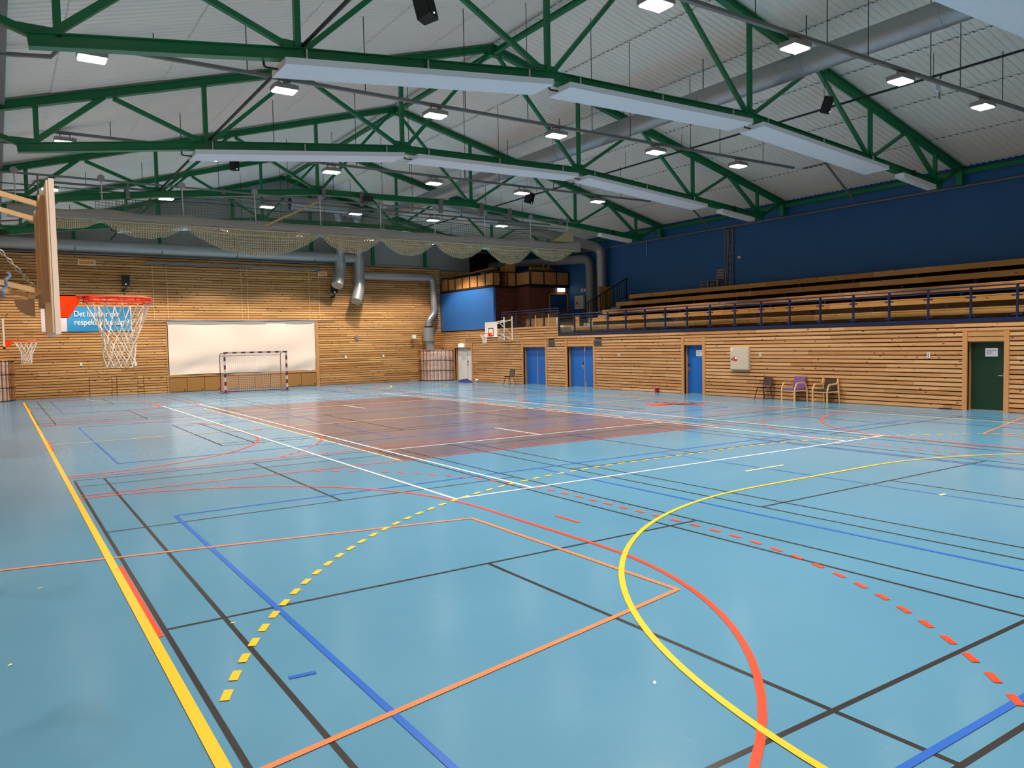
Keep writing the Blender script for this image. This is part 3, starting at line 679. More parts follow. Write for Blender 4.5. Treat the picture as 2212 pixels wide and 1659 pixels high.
build_speaker('black loudspeaker hanging on wires by the nearest truss, right of the big duct', (8.83, 11.79, 8.76), 0.42, 0.29, 18, (-0.12, 0.1))
build_speaker('black loudspeaker hanging below the left white panel of the second truss', (-3.86, 25.9, 8.55), 0.42, 0.27, 0, (-0.1, 0.1))
build_speaker('black loudspeaker hanging beside a lit lamp of the third row, near the black pipe', (10.4, 28.6, 9.1), 0.5, 0.42, 16, (-0.12, 0.12))
build_speaker('small dark loudspeaker hanging in the fourth bay, behind the curtain netting', (10.0, 37.0, 8.0), 0.4, 0.4, 8, (0,))
def wall_speaker(x, z, label):
    t = thing('loudspeaker', label, 'loudspeaker', (x, 41.9, z), 'black loudspeakers on the far wall')
    m_ = MB(); m_.prism([(x-0.19, 41.62, z-0.26), (x+0.19, 41.62, z-0.26), (x+0.14, 41.9, z-0.26), (x-0.14, 41.9, z-0.26)], (0, 0, 0.52)); cb_ = m_.build('cabinet', M['black'], t)
    m_ = MB(); m_.box(x-0.03, 41.7, z-0.27-0.18, x+0.03, 41.76, z-0.26); m_.bar((x, 41.73, z-0.44), (x-0.1, 42.07, z-0.5), 0.05, 0.08); m_.build('bracket', M['black'], t)
    m_ = MB(); m_.box(x-0.015, 41.61, z-0.22, x+0.015, 41.62, z-0.19); m_.build('status_light', M['led_blue'], cb_)
wall_speaker(-5.35, 5.8, 'black loudspeaker on the far wall above the basketball rim')
wall_speaker(5.62, 5.62, 'black loudspeaker on the far wall between the curved duct outlets')
pj = thing('camera_housing', 'small dark camera housing on the curtain rail by the middle of the hall', 'camera', (1.35, 26.75, 7.7))
m_ = MB(); m_.box(1.2, 26.6, 7.86, 1.55, 26.85, 8.06); m_.build('body', M['black'], pj)
m_ = MB(); m_.bar((1.38, 26.8, 7.8), (1.38, 26.8, 7.9), 0.04, 0.04); m_.build('bracket', M['tray'], pj)
rp = thing('access_point', 'white radio box hung below the black pipe above the nearest lamps', 'radio box', (10.4, 9.6, 8.95))
m_ = MB(); m_.box(10.3, 9.52, 8.78, 10.55, 9.62, 9.1); m_.build('body', M['panel_white'], rp)
m_ = MB(); m_.box(10.55, 9.54, 8.6, 10.58, 9.58, 9.05); m_.build('antenna', M['grey_paint'], rp)
m_ = MB(); m_.bar((10.55, 9.57, 9.08), (10.7, 9.57, 9.28), 0.03, 0.03); m_.build('bracket', M['black'], rp)

# ------------------------------------------------------------------ rolled divider curtain under the third truss
YC = 26.9
cu = thing('divider_curtain', 'rolled grey divider curtain with cream netting hanging across the hall under the third truss', 'divider curtain', (0, YC, 7.8))
m_ = MB(); m_.pipe([(-11.2, YC, 7.8), (11.9, YC, 7.8)], 0.035, 10); m_.build('rail', M['tray'], cu)
m_ = MB(); m_.pipe([(-10.6, YC+0.35, 7.52), (11.4, YC+0.35, 7.52)], 0.02, 8); m_.build('drive_tube', M['tray'], cu)
for bx in (-9.6, -7.05, -4.0, -0.3, 1.25, 4.75, 6.75, 8.2, 11.05):
    m_ = MB(); zz = zb_at(bx); m_.box(bx-0.06, YC+0.02, 7.72 if zz > 7.75 else zz-0.1, bx+0.06, YC+0.2, zz+0.11); m_.bar((bx, YC, 7.8), (bx, YC+0.12, 7.76 if zz > 7.75 else zz-0.02), 0.05, 0.05); m_.build('bracket', M['grey_paint'], cu)
RODX = [-10.22, -7.84, -5.38, -2.93, -0.5, 1.96, 4.38, 6.81, 9.22, 11.3]
for rx in RODX:
    m_ = MB(); m_.pipe([(rx, YC-0.02, 7.8), (rx+0.02, YC, 6.72)], 0.02, 8); m_.build('lift_rod', M['white_rod'], cu)
    m_ = MB(); m_.pipe([(rx, YC-0.08, 7.86), (rx, YC-0.04, 7.86)], 0.11, 14); m_.build('pulley', M['zinc'], cu)
rng = random.Random(3)
ph = [rng.uniform(0, 6.28) for _ in range(8)]
def bag(u, v):
    x = -10.45+22.4*u; a = 2*PI*v; s = math.cos(PI*2*(x-RODX[1])/2.44)
    h = 0.185+0.025*s; d = 0.20
    r = 1+0.05*math.sin(5*a+ph[0]+1.3*x)+0.04*math.sin(3.1*x+2*a+ph[1])
    ca, sa = math.cos(a), math.sin(a)
    q = (abs(ca)**3+abs(sa)**3)**(-1/3)
    return (x, YC+d*ca*q*r*0.95, 6.63+h*sa*q*r+0.015*math.sin(2.3*x))
m_ = MB(); m_.grid(bag, 220, 20); m_.add([bag(0, j/20) for j in range(20)], [tuple(range(20))]); m_.add([bag(1, j/20) for j in range(20)], [tuple(range(19, -1, -1))]); m_.build('pvc_roll', M['pvc'], cu)
def swag(x0, x1, dip, y0, y1, zt, mt, name='net'):
    def sh(u): return (1-abs(2*u-1)**2.2)
    def fn(u, v):
        x = x0+(x1-x0)*u; dd = 0.03+dip*sh(u); t = v*PI
        return (x, y0+(y1-y0)*v+0.02*math.sin(9*x+4*v), zt-dd*math.sin(t)**0.7+0.012*math.sin(13*x)*math.sin(t))
    L_ = (x1-x0)
    m = MB(); m.grid(fn, 36, 14, uvfn=lambda u, v: (L_*u*1.08, v*(0.5+2*dip*sh(u)))); return m.build(name, mt, cu)
bays = [(-10.2, -7.84, 0.32), (-7.84, -5.38, 0.30), (-5.38, -2.93, 0.30), (-2.93, -0.5, 0.34), (-0.5, 1.96, 0.40), (1.96, 4.38, 0.36), (4.38, 6.81, 0.40), (6.81, 9.22, 0.36), (9.22, 11.6, 0.34)]
for x0, x1, dip in bays: swag(x0, x1, dip, YC-0.16, YC+0.12, 6.50, M['net_dense'])
for x0, x1, dip in ((-7.84, -5.3, 0.46), (-5.35, -0.5, 0.86), (-0.5, 1.96, 0.60), (1.96, 4.38, 0.58), (4.38, 6.81, 0.58), (6.81, 9.3, 0.72), (9.22, 11.6, 0.50)): swag(x0, x1, dip, YC-0.2, YC+0.22, 6.48, M['net_cream'])
m_ = MB(); m_.grid(lambda u, v: (-8.0+19.4*u, YC+0.35, 6.85+0.5*v-0.05*math.sin(PI*u*8)), 40, 4, uvfn=lambda u, v: (19.4*u, 0.5*v)); m_.build('upper_net', M['net_green'], cu)
m_ = MB(); m_.pipe([(-8.0+19.4*i/40, YC+0.35, 7.35-0.05*math.sin(PI*i/5)) for i in range(41)], 0.012, 6); m_.build('net_cord', M['dark_pipe'], cu)
m_ = MB(); m_.grid(lambda u, v: (10.3+1.35*u, YC-0.05+0.18*v+0.03*math.sin(9*u), 6.75+0.72*u**1.6*(1-0.15*v)), 12, 5, uvfn=lambda u, v: (u, v)); m_.prism([(10.4, YC-0.12, 6.85), (11.65, YC-0.06, 6.85), (11.6, YC-0.02, 7.5)], (0, 0.16, 0)); m_.build('bunched_net', mat('net_bunch', S(176, 168, 132), 0.9, var=0.2, scale=30), cu)
m_ = MB(); m_.bar((-2.7, YC-0.3, 6.62), (-0.62, YC-0.12, 7.68), 0.03, 0.07); tag(m_.build('strap', M['brown_strap']), 'tan strap slanting up from the rolled curtain to its rail', 'strap')
m_ = MB(); m_.box(11.75, YC-0.19, 6.45, 11.95, YC+0.19, 6.82); m_.build('end_cap', M['pvc'], cu)

# ------------------------------------------------------------------ basketball hoops
def ring(c, r, n=28): return [(c[0]+r*math.cos(2*PI*j/n), c[1]+r*math.sin(2*PI*j/n), c[2]) for j in range(n)]
def hoop_net(c, r, h, parent, n=12, rr=0.0045, twist=0.5):
    m = MB(); cx, cy, cz = c; rb = 0.47*r
    def P(i, t):
        a = 2*PI*i/n; k = r+(rb-r)*(min(1, t*1.5)**0.8) + 0.02*max(0, t-0.75)
        wob = 0.012*math.sin(3*a+5*t)
        return (cx+(k+wob)*math.cos(a), cy+(k+wob)*math.sin(a), cz-0.02-h*t+0.012*math.sin(2*a+1))
    rows = [0.0, 0.36, 0.52, 0.66, 0.80, 0.92]
    for i in range(n):
        for d in (-0.5, 0.5):
            pts = []
            for k, t in enumerate(rows): pts.append(P(i+d*k*1.0, t))
            q = []
            for a, b in zip(pts, pts[1:]): q += [Vector(a), Vector(a).lerp(Vector(b), 0.5)+Vector((0, 0, -0.004))]
            m.pipe(q+[Vector(pts[-1])], rr, 6)
        a, b = P(i+0.5*5, 0.92), P(i+1+0.5*5, 0.92); mid = (Vector(a)+Vector(b))/2+Vector((0, 0, -0.05))
        m.pipe([Vector(a), Vector(a).lerp(mid, 0.6)+Vector((0, 0, -0.02)), mid, Vector(b).lerp(mid, 0.6)+Vector((0, 0, -0.02)), Vector(b)], rr, 6)
    return m.build('net', M['rope'], parent)
def rim_parts(t, bx, yc, rz, s, full=True):
    """rim, plate and net in front of a board at x = bx facing s"""
    rc = (bx+s*0.42, yc, rz); R = 0.235
    m = MB(); m.pipe(ring(rc, R, 40), 0.0105, 8, closed=True)
    if full:
        for j in range(12):
            a = 2*PI*j/12; m.pipe([(rc[0]+(R-0.004)*math.cos(a-0.14), rc[1]+(R-0.004)*math.sin(a-0.14), rz-0.008), (rc[0]+R*0.985*math.cos(a), rc[1]+R*0.985*math.sin(a), rz-0.03), (rc[0]+(R-0.004)*math.cos(a+0.14), rc[1]+(R-0.004)*math.sin(a+0.14), rz-0.008)], 0.004, 5)
        m.pipe(ring((rc[0], rc[1], rz-0.03), R, 40), 0.005, 6, closed=True)
    rim_ = m.build('rim', M['orange'], t)
    m = MB()
    m.box(min(bx, bx+s*0.02), yc-0.09, rz-0.15, max(bx, bx+s*0.02), yc+0.09, rz+0.03)
    for yy in (-0.085, 0.075): m.prism([(bx, yc+yy, rz+0.02), (bx+s*0.155, yc+yy, rz+0.02), (bx+s*0.155, yc+yy, rz-0.03), (bx+s*0.085, yc+yy, rz-0.145), (bx, yc+yy, rz-0.145)], (0, 0.012, 0))
    m.prism([(bx, yc-0.085, rz+0.012), (bx+s*0.13, yc-0.085, rz+0.012), (bx+s*0.20, yc-0.13, rz+0.012), (bx+s*0.26, yc-0.165, rz+0.012), (bx+s*0.20, yc, rz+0.012), (bx+s*0.26, yc+0.165, rz+0.012), (bx+s*0.2, yc+0.13, rz+0.012), (bx+s*0.13, yc+0.085, rz+0.012)], (0, 0, 0.008))
    m.build('bracket', M['orange'], t)
    hoop_net((rc[0], rc[1], rz-0.02), R-0.008, 0.47, rim_, rr=0.0045 if full else 0.007)
def board_mesh(bx, yc, s, wd, z0, z1, back=True):
    m = MB(); m.box(min(bx, bx-s*0.035), yc-wd/2, z0, max(bx, bx-s*0.035), yc+wd/2, z1); return m
# near hoop: swings out from the left wall on steel arms
BX, YB, RZ = -10.55, 5.12, 2.64
hp = thing('basketball_hoop', 'near basketball hoop with orange rim, its board seen edge-on at the left', 'basketball hoop', (BX, YB, 2.35))
m_ = MB(); m_.box(BX-0.012, YB-0.5, 2.362, BX+0.022, YB+0.5, 3.425, 0); m_.box(BX-0.026, YB-0.49, 2.372, BX-0.012, YB+0.49, 3.415, 1)
bb_ = m_.build('backboard', [M['board_white'], M['board_back']], hp)
m_ = MB()
for a, b in (((YB-0.3, 2.52), (YB+0.3, 2.52)), ((YB-0.3, 2.97), (YB+0.3, 2.97)), ((YB-0.3, 2.52), (YB-0.3, 2.97)), ((YB+0.3, 2.52), (YB+0.3, 2.97))): m_.bar((BX+0.0225, a[0], a[1]), (BX+0.0225, b[0], b[1]), 0.03 if a[1] == b[1] else 0.002, 0.002 if a[1] == b[1] else 0.03, (1, 0, 0) if a[1] == b[1] else (0, 1, 0))
m_.build('target_square', M['black'], bb_)
for yy, z0, z1 in ((YB-0.27, 2.59, 3.34), (YB+0.38, 2.58, 3.33)):
    m_ = MB(); m_.box(BX-0.068, yy-0.04, z0, BX-0.026, yy+0.04, z1); m_.build('back_rail', M['rail_beige'], hp)
for yy in (YB-0.27, YB+0.38):
    m_ = MB(); m_.bar((XL+0.01, yy, 3.62), (BX-0.07, yy, 3.28 if yy < YB else 3.27), 0.035, 0.035); m_.bar((XL+0.01, yy, 3.0), (BX-0.07, yy, 2.665), 0.035, 0.035); m_.build('arm', M['cream'], hp)
m_ = MB(); m_.bar((BX-0.32, YB-0.27, 3.34), (BX-0.32, YB+0.38, 3.34), 0.035, 0.035); m_.bar((BX-0.5, YB-0.27, 2.76), (BX-0.5, YB+0.38, 2.76), 0.035, 0.035); m_.bar((BX-0.12, YB-0.27, 2.66), (BX-0.12, YB+0.38, 2.66), 0.035, 0.035); m_.build('cross_brace', M['cream'], hp)
m_ = MB(); m_.prism([(BX-0.10, YB+0.2, 2.64)]+[(BX-0.10+0.13*math.cos(a), YB+0.2, 2.64+0.13*math.sin(a)) for a in [PI+PI/2*k/8 for k in range(9)]], (0, 0.02, 0)); m_.build('pivot_plate', M['rail_beige'], hp)
ch = MB(); a0, a1 = Vector((XL+0.62, YB+0.43, 3.65)), Vector((BX-0.06, YB+0.43, 2.71)); nlk = 30; dv = (a1-a0)/nlk
for k in range(nlk):
    c0 = a0+dv*(k+0.5); dr = dv.normalized(); sd = Vector((0, 1, 0)) if k % 2 else dr.cross(Vector((0, 1, 0)))
    ch.pipe([c0+dr*0.028*math.cos(2*PI*j/10)+sd*0.011*math.sin(2*PI*j/10) for j in range(10)], 0.0045, 5, closed=True)
ch.build('chain', M['steel'], hp)
rim_parts(hp, BX+0.02, YB, RZ, 1)
rg = MB(); rg.pipe([(-10.86+0.05*k/7+0.012*math.sin(2.4*k), YB-0.36+0.012*math.cos(2*k), 2.62+0.17*k/7) for k in range(8)], 0.012, 6)
tag(rg.build('cloth_strip', mat('blue_rag', S(120, 150, 190), 0.9)), 'pale blue rag tied round the lower arm of the near hoop', 'rag')
# far left wall hoop
def wall_hoop(label, yc, bx, s, rz, wallx, z0, z1, wd):
    t = thing('basketball_hoop', label, 'basketball hoop', (bx, yc, z0))
    m = board_mesh(bx, yc, s, wd, z0, z1); bb_ = m.build('backboard', M['board_white'], t)
    m = MB(); bxx = bx+s*0.002; d = 0.012*s
    for a, b in (((yc-0.24, z0+0.12), (yc+0.24, z0+0.12)), ((yc-0.24, z0+0.52), (yc+0.24, z0+0.52)), ((yc-0.24, z0+0.12), (yc-0.24, z0+0.52)), ((yc+0.24, z0+0.12), (yc+0.24, z0+0.52))):
        m.box(min(bxx, bxx+d*0.3), min(a[0], b[0])-0.025, min(a[1], b[1])-0.025, max(bxx, bxx+d*0.3), max(a[0], b[0])+0.025, max(a[1], b[1])+0.025)
    for q0, q1, zz0, zz1 in ((yc-wd/2-0.01, yc+wd/2+0.01, z0-0.03, z0+0.03),): m.box(min(bx-s*0.04, bx+s*0.005), q0, zz0, max(bx-s*0.04, bx+s*0.005), q1, zz1)
    m.build('board_marking', M['black'], bb_)
    for yy in (-0.4, 0.4):
        m = MB(); m.bar((wallx+s*0.03, yc+yy, z1+0.12), (bx-s*0.04, yc+yy, z1-0.12), 0.045, 0.045, (0, 0, 1)); m.bar((wallx+s*0.03, yc+yy, z0-0.1), (bx-s*0.04, yc+yy, z0+0.3), 0.045, 0.045); m.bar((wallx+s*0.04, yc+yy, z0-0.15), (wallx+s*0.04, yc+yy, z1+0.3), 0.05, 0.05, (0, 1, 0)); m.bar((wallx+s*0.03, yc+yy, z0+0.1), (bx-s*0.3, yc+yy, z1-0.05), 0.03, 0.03); m.build('arm', M['white'], t)
    m = MB(); m.bar((wallx+s*0.4, yc-0.4, z1+0.05), (wallx+s*0.4, yc+0.4, z1+0.05), 0.04, 0.04); m.bar((bx-s*0.2, yc-0.4, z1-0.07), (bx-s*0.2, yc+0.4, z1-0.07), 0.04, 0.04); m.build('cross_brace', M['white'], t)
    rim_parts(t, bx, yc, rz, s, False); return t
wall_hoop('small basketball hoop at the left edge, far behind the near one', 20.0, -10.74, 1, 2.52, XL, 2.36, 3.03, 1.1)
wall_hoop('white basketball hoop on the right wall below the balcony in the far corner', 34.2, 11.62, -1, 2.80, XR, 2.56, 3.42, 1.2)

# ------------------------------------------------------------------ handball goal
YG = 38.13
go = thing('handball_goal', 'red and white striped handball goal with net before the far wall', 'goal', (0, YG, 0))
def striped(p0, p1, n, start, wd=0.08):
    m = MB(); p0, p1 = Vector(p0), Vector(p1)
    for k in range(n): m.bar(p0.lerp(p1, k/n), p0.lerp(p1, (k+1)/n), wd, wd, (0, 1, 0), (k+start) % 2)
    return m
for sx in (-1.54, 1.54): striped((sx, YG, 0.0), (sx, YG, 2.04), 10, 0).build('post', [M['red'], M['post_white']], go)
striped((-1.58, YG, 2.04), (1.58, YG, 2.04), 15, 0).build('crossbar', [M['red'], M['post_white']], go)
for sx in (-1.54, 1.54):
    m_ = MB(); m_.pipe(bend([(sx, YG, 2.03), (sx, YG+0.85, 2.0), (sx, YG+1.0, 1.85), (sx, YG+1.0, 0.04)], 0.12), 0.02, 8); m_.bar((sx, YG, 0.06), (sx, YG+1.0, 0.06), 0.05, 0.1); m_.build('side_frame', M['red'], go)
    m_ = MB(); m_.box(sx-0.12, YG-0.05, 0, sx+0.12, YG+1.05, 0.06); m_.build('foot', M['grey_paint'], go)
m_ = MB(); m_.pipe([(-1.54, YG+1.0, 0.06), (1.54, YG+1.0, 0.06)], 0.025, 8); m_.pipe([(-1.54, YG+0.95, 1.88), (1.54, YG+0.95, 1.88)], 0.015, 8); m_.build('rear_bar', M['red'], go)
m_ = MB()
m_.grid(lambda u, v: (-1.5+3.0*u, YG+0.05+0.9*v, 2.0-0.12*v-0.10*math.sin(PI*u)*math.sin(PI*v)), 24, 8, uvfn=lambda u, v: (3*u, v))
m_.grid(lambda u, v: (-1.5+3.0*u, YG+0.95-0.06*math.sin(PI*u), 1.88-1.8*v-0.10*math.sin(PI*u)*(1-v)), 24, 12, uvfn=lambda u, v: (3*u, 1.9*v+1))
for sx in (-1.5, 1.5): m_.grid(lambda u, v: (sx, YG+0.06+0.9*u, 1.98-0.1*u-1.86*v), 8, 12, uvfn=lambda u, v: (u+4, 1.9*v))
m_.build('net', M['net_goal'], go)

# ------------------------------------------------------------------ far wall furniture
sr = thing('projection_screen', 'wrinkled white cloth stretched over the recess in the far wall behind the goal', 'screen', (0, YF-0.05, 0.95))
def cl(u, v):
    x = RX0+0.03+(RX1-RX0-0.06)*u; z = 3.62-2.70*v+(0.03 if u < 0.5 else 0)*0
    wv = 0.022*math.sin(6*u+9*v*v)*(0.4+v)+0.012*math.sin(23*u+3*v)*v+0.03*max(0, v-0.6)*math.sin(31*(u+0.6*v))+0.02*math.sin(26*v)*max(0, v-0.7)
    return (x, YF-0.05+wv, z+0.02*math.sin(5*u)*v)
m_ = MB(); m_.grid(cl, 90, 40); m_.build('cloth', M['screen'], sr)
m_ = MB(); m_.grid(lambda u, v: (RX0+0.0+(RX1-RX0)*u, YF-0.06+0.01*math.sin(20*u), 3.80-0.22*v), 60, 2); m_.build('net_strip', M['grey_net'], sr)
m_ = MB(); m_.pipe([(-4.9+10.6*i/20, YF-0.1, 3.82-0.03*math.sin(PI*i/20)) for i in range(21)], 0.015, 6); m_.build('support_wire', M['steel'], sr)
hr = thing('hoist_rail', 'grey horizontal hoist rail high on the far wall above the white cloth', 'rail', (0, YF-0.12, 6.75))
m_ = MB(); m_.box(-4.35, YF-0.16, 6.69, 4.95, YF-0.06, 6.79); m_.build('rail', M['zinc_dull'], hr)
for bx in (-3.4, 0.35, 4.75):
    m_ = MB(); m_.pipe([(bx-0.06, YF-0.11, 6.62), (bx+0.06, YF-0.11, 6.62)], 0.07, 12); m_.build('pulley', M['zinc_dull'], hr)
    m_ = MB(); m_.box(bx-0.03, YF-0.08, 6.6, bx+0.03, YF+0.03, 6.85); m_.build('bracket', M['zinc_dull'], hr)
for cx_ in (-4.05, -3.38, 0.4, 0.72, 4.2, 4.78):
    m_ = MB(); m_.pipe([(cx_, YF-0.11, 6.69), (cx_+0.02, YF-0.11, 3.84)], 0.009, 6); m_.build('cord', M['cord'], hr)
lk0 = None; nL = 9; wL = (RX1-RX0)/nL
for k in range(nL):
    x0 = RX0+wL*k
    lab = 'plywood locker door under the white cloth, %s from the left' % ORD[k]
    if lk0 is None:
        lk0 = thing('locker', lab, 'locker', (x0, YF, 0), 'plywood locker fronts under the cloth')
        m_ = MB(); m_.box(x0+0.012, YF-0.005, 0.04, x0+wL-0.012, YF+0.2, 0.74); dp_ = m_.build('door_panel', M['locker_ply'], lk0)
        m_ = MB(); m_.box(x0+wL-0.16, YF-0.02, 0.1, x0+wL-0.10, YF-0.005, 0.14); m_.build('latch', M['dark_pipe'], dp_)
    else: dup(lk0, (x0, YF, 0), 0, lab)
m_ = MB(); m_.box(RX0, YF-0.03, 0.80, RX1, YF+0.2, 0.93); m_.box(RX0, YF+0.0, 0.74, RX1, YF+0.2, 0.78); m_.box(RX0, YF+0.02, 0.0, RX1, YF+0.2, 0.04)
tag(m_.build('shelf', M['pine_trim']), 'long pine shelf edge above the plywood locker doors', 'shelf')
for k, (a, b) in enumerate(HATCH):
    t = thing('wall_hatch', 'low pine hatch with two hand holes in the far wall, %s from the left' % ORD[k], 'hatch', (a, YF, 0), 'pine hatches in the far wall')
    m_ = MB(); board_rows(m_, 'X', YF-0.012, 0.022, a+0.025, b-0.02, 0.92, []); m_.box(a+0.02, YF+0.01, 0.01, b-0.015, YF+0.03, 0.92, 1); bf_ = m_.build('board_front', [M['pine_far'], M['backing']], t)
    for q in (0.25, 0.75):
        m_ = MB(); xx = a+(b-a)*q; m_.prism([(xx-0.08, YF-0.014, 0.775), (xx+0.08, YF-0.014, 0.775), (xx+0.05, YF-0.014, 0.815), (xx-0.05, YF-0.014, 0.815)], (0, 0.003, 0)); m_.build('hand_hole', M['black'], bf_)
bn = thing('banner', 'blue cloth banner with white lettering on the far wall behind the near net', 'banner', (-9.06, YF-0.04, 3.25))
def bw(u, x): return YF-0.045+0.018*math.sin(2.2*x+3*u)+0.012*math.sin(7*u)
m_ = MB(); m_.grid(lambda u, v: (-9.06+1.07*u, bw(v, -9.06+1.07*u), 4.46-1.22*v), 12, 10); m_.build('white_end', M['banner_white'], bn)
m_ = MB(); m_.grid(lambda u, v: (-7.99+2.9*u, bw(v, -7.99+2.9*u), 4.46-1.22*v), 30, 10); m_.build('blue_field', M['banner_blue'], bn)
m_ = MB(); m_.box(-8.80, YF-0.075, 3.38, -8.55, YF-0.068, 3.63, 0)
m_.prism([(-8.77, YF-0.078, 3.46), (-8.72, YF-0.078, 3.53), (-8.66, YF-0.078, 3.50), (-8.60, YF-0.078, 3.54), (-8.58, YF-0.078, 3.46), (-8.63, YF-0.078, 3.49), (-8.70, YF-0.078, 3.47)], (0, 0.003, 0), 1); m_.build('emblem', [M['black'], M['banner_white']], bn)
def text(body, size, loc, parent, m, width=None, name='lettering', rot=(PI/2, 0, 0)):
    cu_ = bpy.data.curves.new(name, 'FONT'); cu_.body = body; cu_.size = size; cu_.extrude = 0.002; cu_.offset = 0.004 if size > 0.3 else 0.0
    tmp = bpy.data.objects.new(name, cu_); sc.collection.objects.link(tmp); bpy.context.view_layer.update()
    me = bpy.data.meshes.new_from_object(tmp); bpy.data.objects.remove(tmp); me.name = name; me.materials.clear(); me.materials.append(m)
    o = bpy.data.objects.new(name, me); sc.collection.objects.link(o)
    if width:
        xs = [v.co.x for v in me.vertices]; k = width/max(1e-6, max(xs)-min(xs))
        for v in me.vertices: v.co.x *= k
    o.parent = parent; po = Vector(ORG[parent.as_pointer()]); o.location = Vector(loc)-po; o.rotation_euler = rot; return o
text('Det handler om', 0.40, (-7.68, YF-0.085, 3.98), bn, M['lettering'], 1.98)
text('respekt, ikke sant?', 0.40, (-7.68, YF-0.085, 3.57), bn, M['lettering'], 2.42)
def plate(x0, z0, x1, z1, label):
    t = thing('wall_panel', label, 'panel', ((x0+x1)/2, YF-0.02, z0))
    m = MB(); m.box(x0, YF-0.04, z0, x1, YF, z1); m.build('frame', M['board_white'], t)
    m = MB(); m.box(x0+0.05, YF-0.05, z0+0.05, x1-0.05, YF-0.04, z1-0.05); m.build('amber_face', M['amber'], t)
plate(-7.38, 6.52, -6.62, 6.78, 'small amber framed panel high on the far wall, left of the black loudspeaker')
plate(4.80, 6.38, 5.34, 6.62, 'small amber framed panel on the far wall under the hoist rail right end')
def small_box(name, label, cat, x0, y0, z0, x1, y1, z1, m, grp=None):
    b = MB(); b.box(x0, y0, z0, x1, y1, z1); return tag(b.build(name, m), label, cat, grp)
sm = thing('alarm_sounder', 'small round grey wall device on the far wall right of the white cloth', 'wall device', (7.05, YF-0.05, 2.75))
m_ = MB(); m_.pipe([(7.05, YF-0.02, 2.75), (7.05, YF-0.12, 2.75)], 0.10, 16); m_.build('dome', M['zinc_dull'], sm)
m_ = MB(); m_.box(6.94, YF-0.03, 2.72, 7.16, YF, 2.9); m_.build('base', M['grey_paint'], sm)
wlp = thing('wall_lamp', 'small white lamp sticking out of the far wall left of the corner duct', 'wall lamp', (10.75, YF-0.2, 2.75))
m_ = MB(); m_.box(10.6, YF-0.42, 2.66, 10.82, YF-0.2, 2.88); m_.build('head', M['white'], wlp)
m_ = MB(); m_.box(10.68, YF-0.2, 2.74, 10.76, YF, 2.82); m_.build('arm', M['grey_paint'], wlp)
for x, z, lab in ((-7.46, 1.62, 'small white wall socket on the far wall under the banner'), (6.34, 1.62, 'small white wall socket on the far wall, right of the goal'), (8.76, 1.62, 'small white wall socket on the far wall, left of the corner cabinet'), (-5.0, 1.55, 'small white wall socket on the far wall under the near net')):
    t = thing('wall_socket', lab, 'socket', (x, YF, z), 'white sockets on the far wall')
    m_ = MB(); m_.box(x-0.05, YF-0.03, z-0.08, x+0.05, YF, z+0.08); pl_ = m_.build('plate', M['white'], t)
    m_ = MB(); m_.box(x-0.03, YF-0.034, z-0.05, x+0.03, YF-0.03, z+0.05); m_.build('insert', M['paper'], pl_)
# rounded corner air diffusers behind wooden bars
def corner(label, cx, s):
    t = thing('corner_diffuser', label, 'air diffuser', (cx, YF, 0), 'rounded corner air diffusers')
    R1, R0, n = 1.62, 1.42, 11
    def P(a, r, z): return (cx-s*r*math.cos(a), YF-0.03-r*math.sin(a), z)
    m = MB(); na = 33
    m.add([P(PI/2*j/na, R0, z) for z in (0.0, 1.9) for j in range(na+1)], [(j, j+1, na+2+j, na+1+j) for j in range(na)], 0, True)
    m.add([P(PI/2*j/na, R0, 1.9) for j in range(na+1)]+[(cx, YF-0.03, 1.9)], [tuple(range(na+2))], 0)
    m.build('perforated_drum', M['diffuser_white'], t)
    for z in (0.03, 0.63, 1.25, 1.86):
        m = MB(); m.pipe([P(PI/2*(0.015+0.97*j/20), R1+0.045, z) for j in range(21)], 0.022, 6); m.build('band', M['black'], t)
    for k in range(n):
        a = PI/2*(k+0.25)/(n-0.5); m = MB(); p0, p1 = Vector(P(a, R1+0.02, 0.0)), Vector(P(a, R1+0.02, 1.93)); m.bar(p0, p1, 0.05, 0.045, (math.cos(a)*s, math.sin(a), 0)); m.build('slat', M['slat'], t)
    for k in range(10):
        pass
    m = MB()
    for k in range(10):
        a = PI/2*(k+0.78)/(n-0.5)
        for zr in range(3):
            c0 = Vector(P(a, R0+0.006, 0.47+0.61*zr)); m.bar(c0-Vector((0, 0, 0.02)), c0+Vector((0, 0, 0.02)), 0.05, 0.004, (math.cos(a)*s, math.sin(a), 0))
    m.build('drum_marks', M['ink'], t)
corner('rounded white air diffuser behind wooden bars in the far right corner', XR-0.03, 1)
corner('rounded white air diffuser behind wooden bars at the far left edge', XL+0.03, -1)

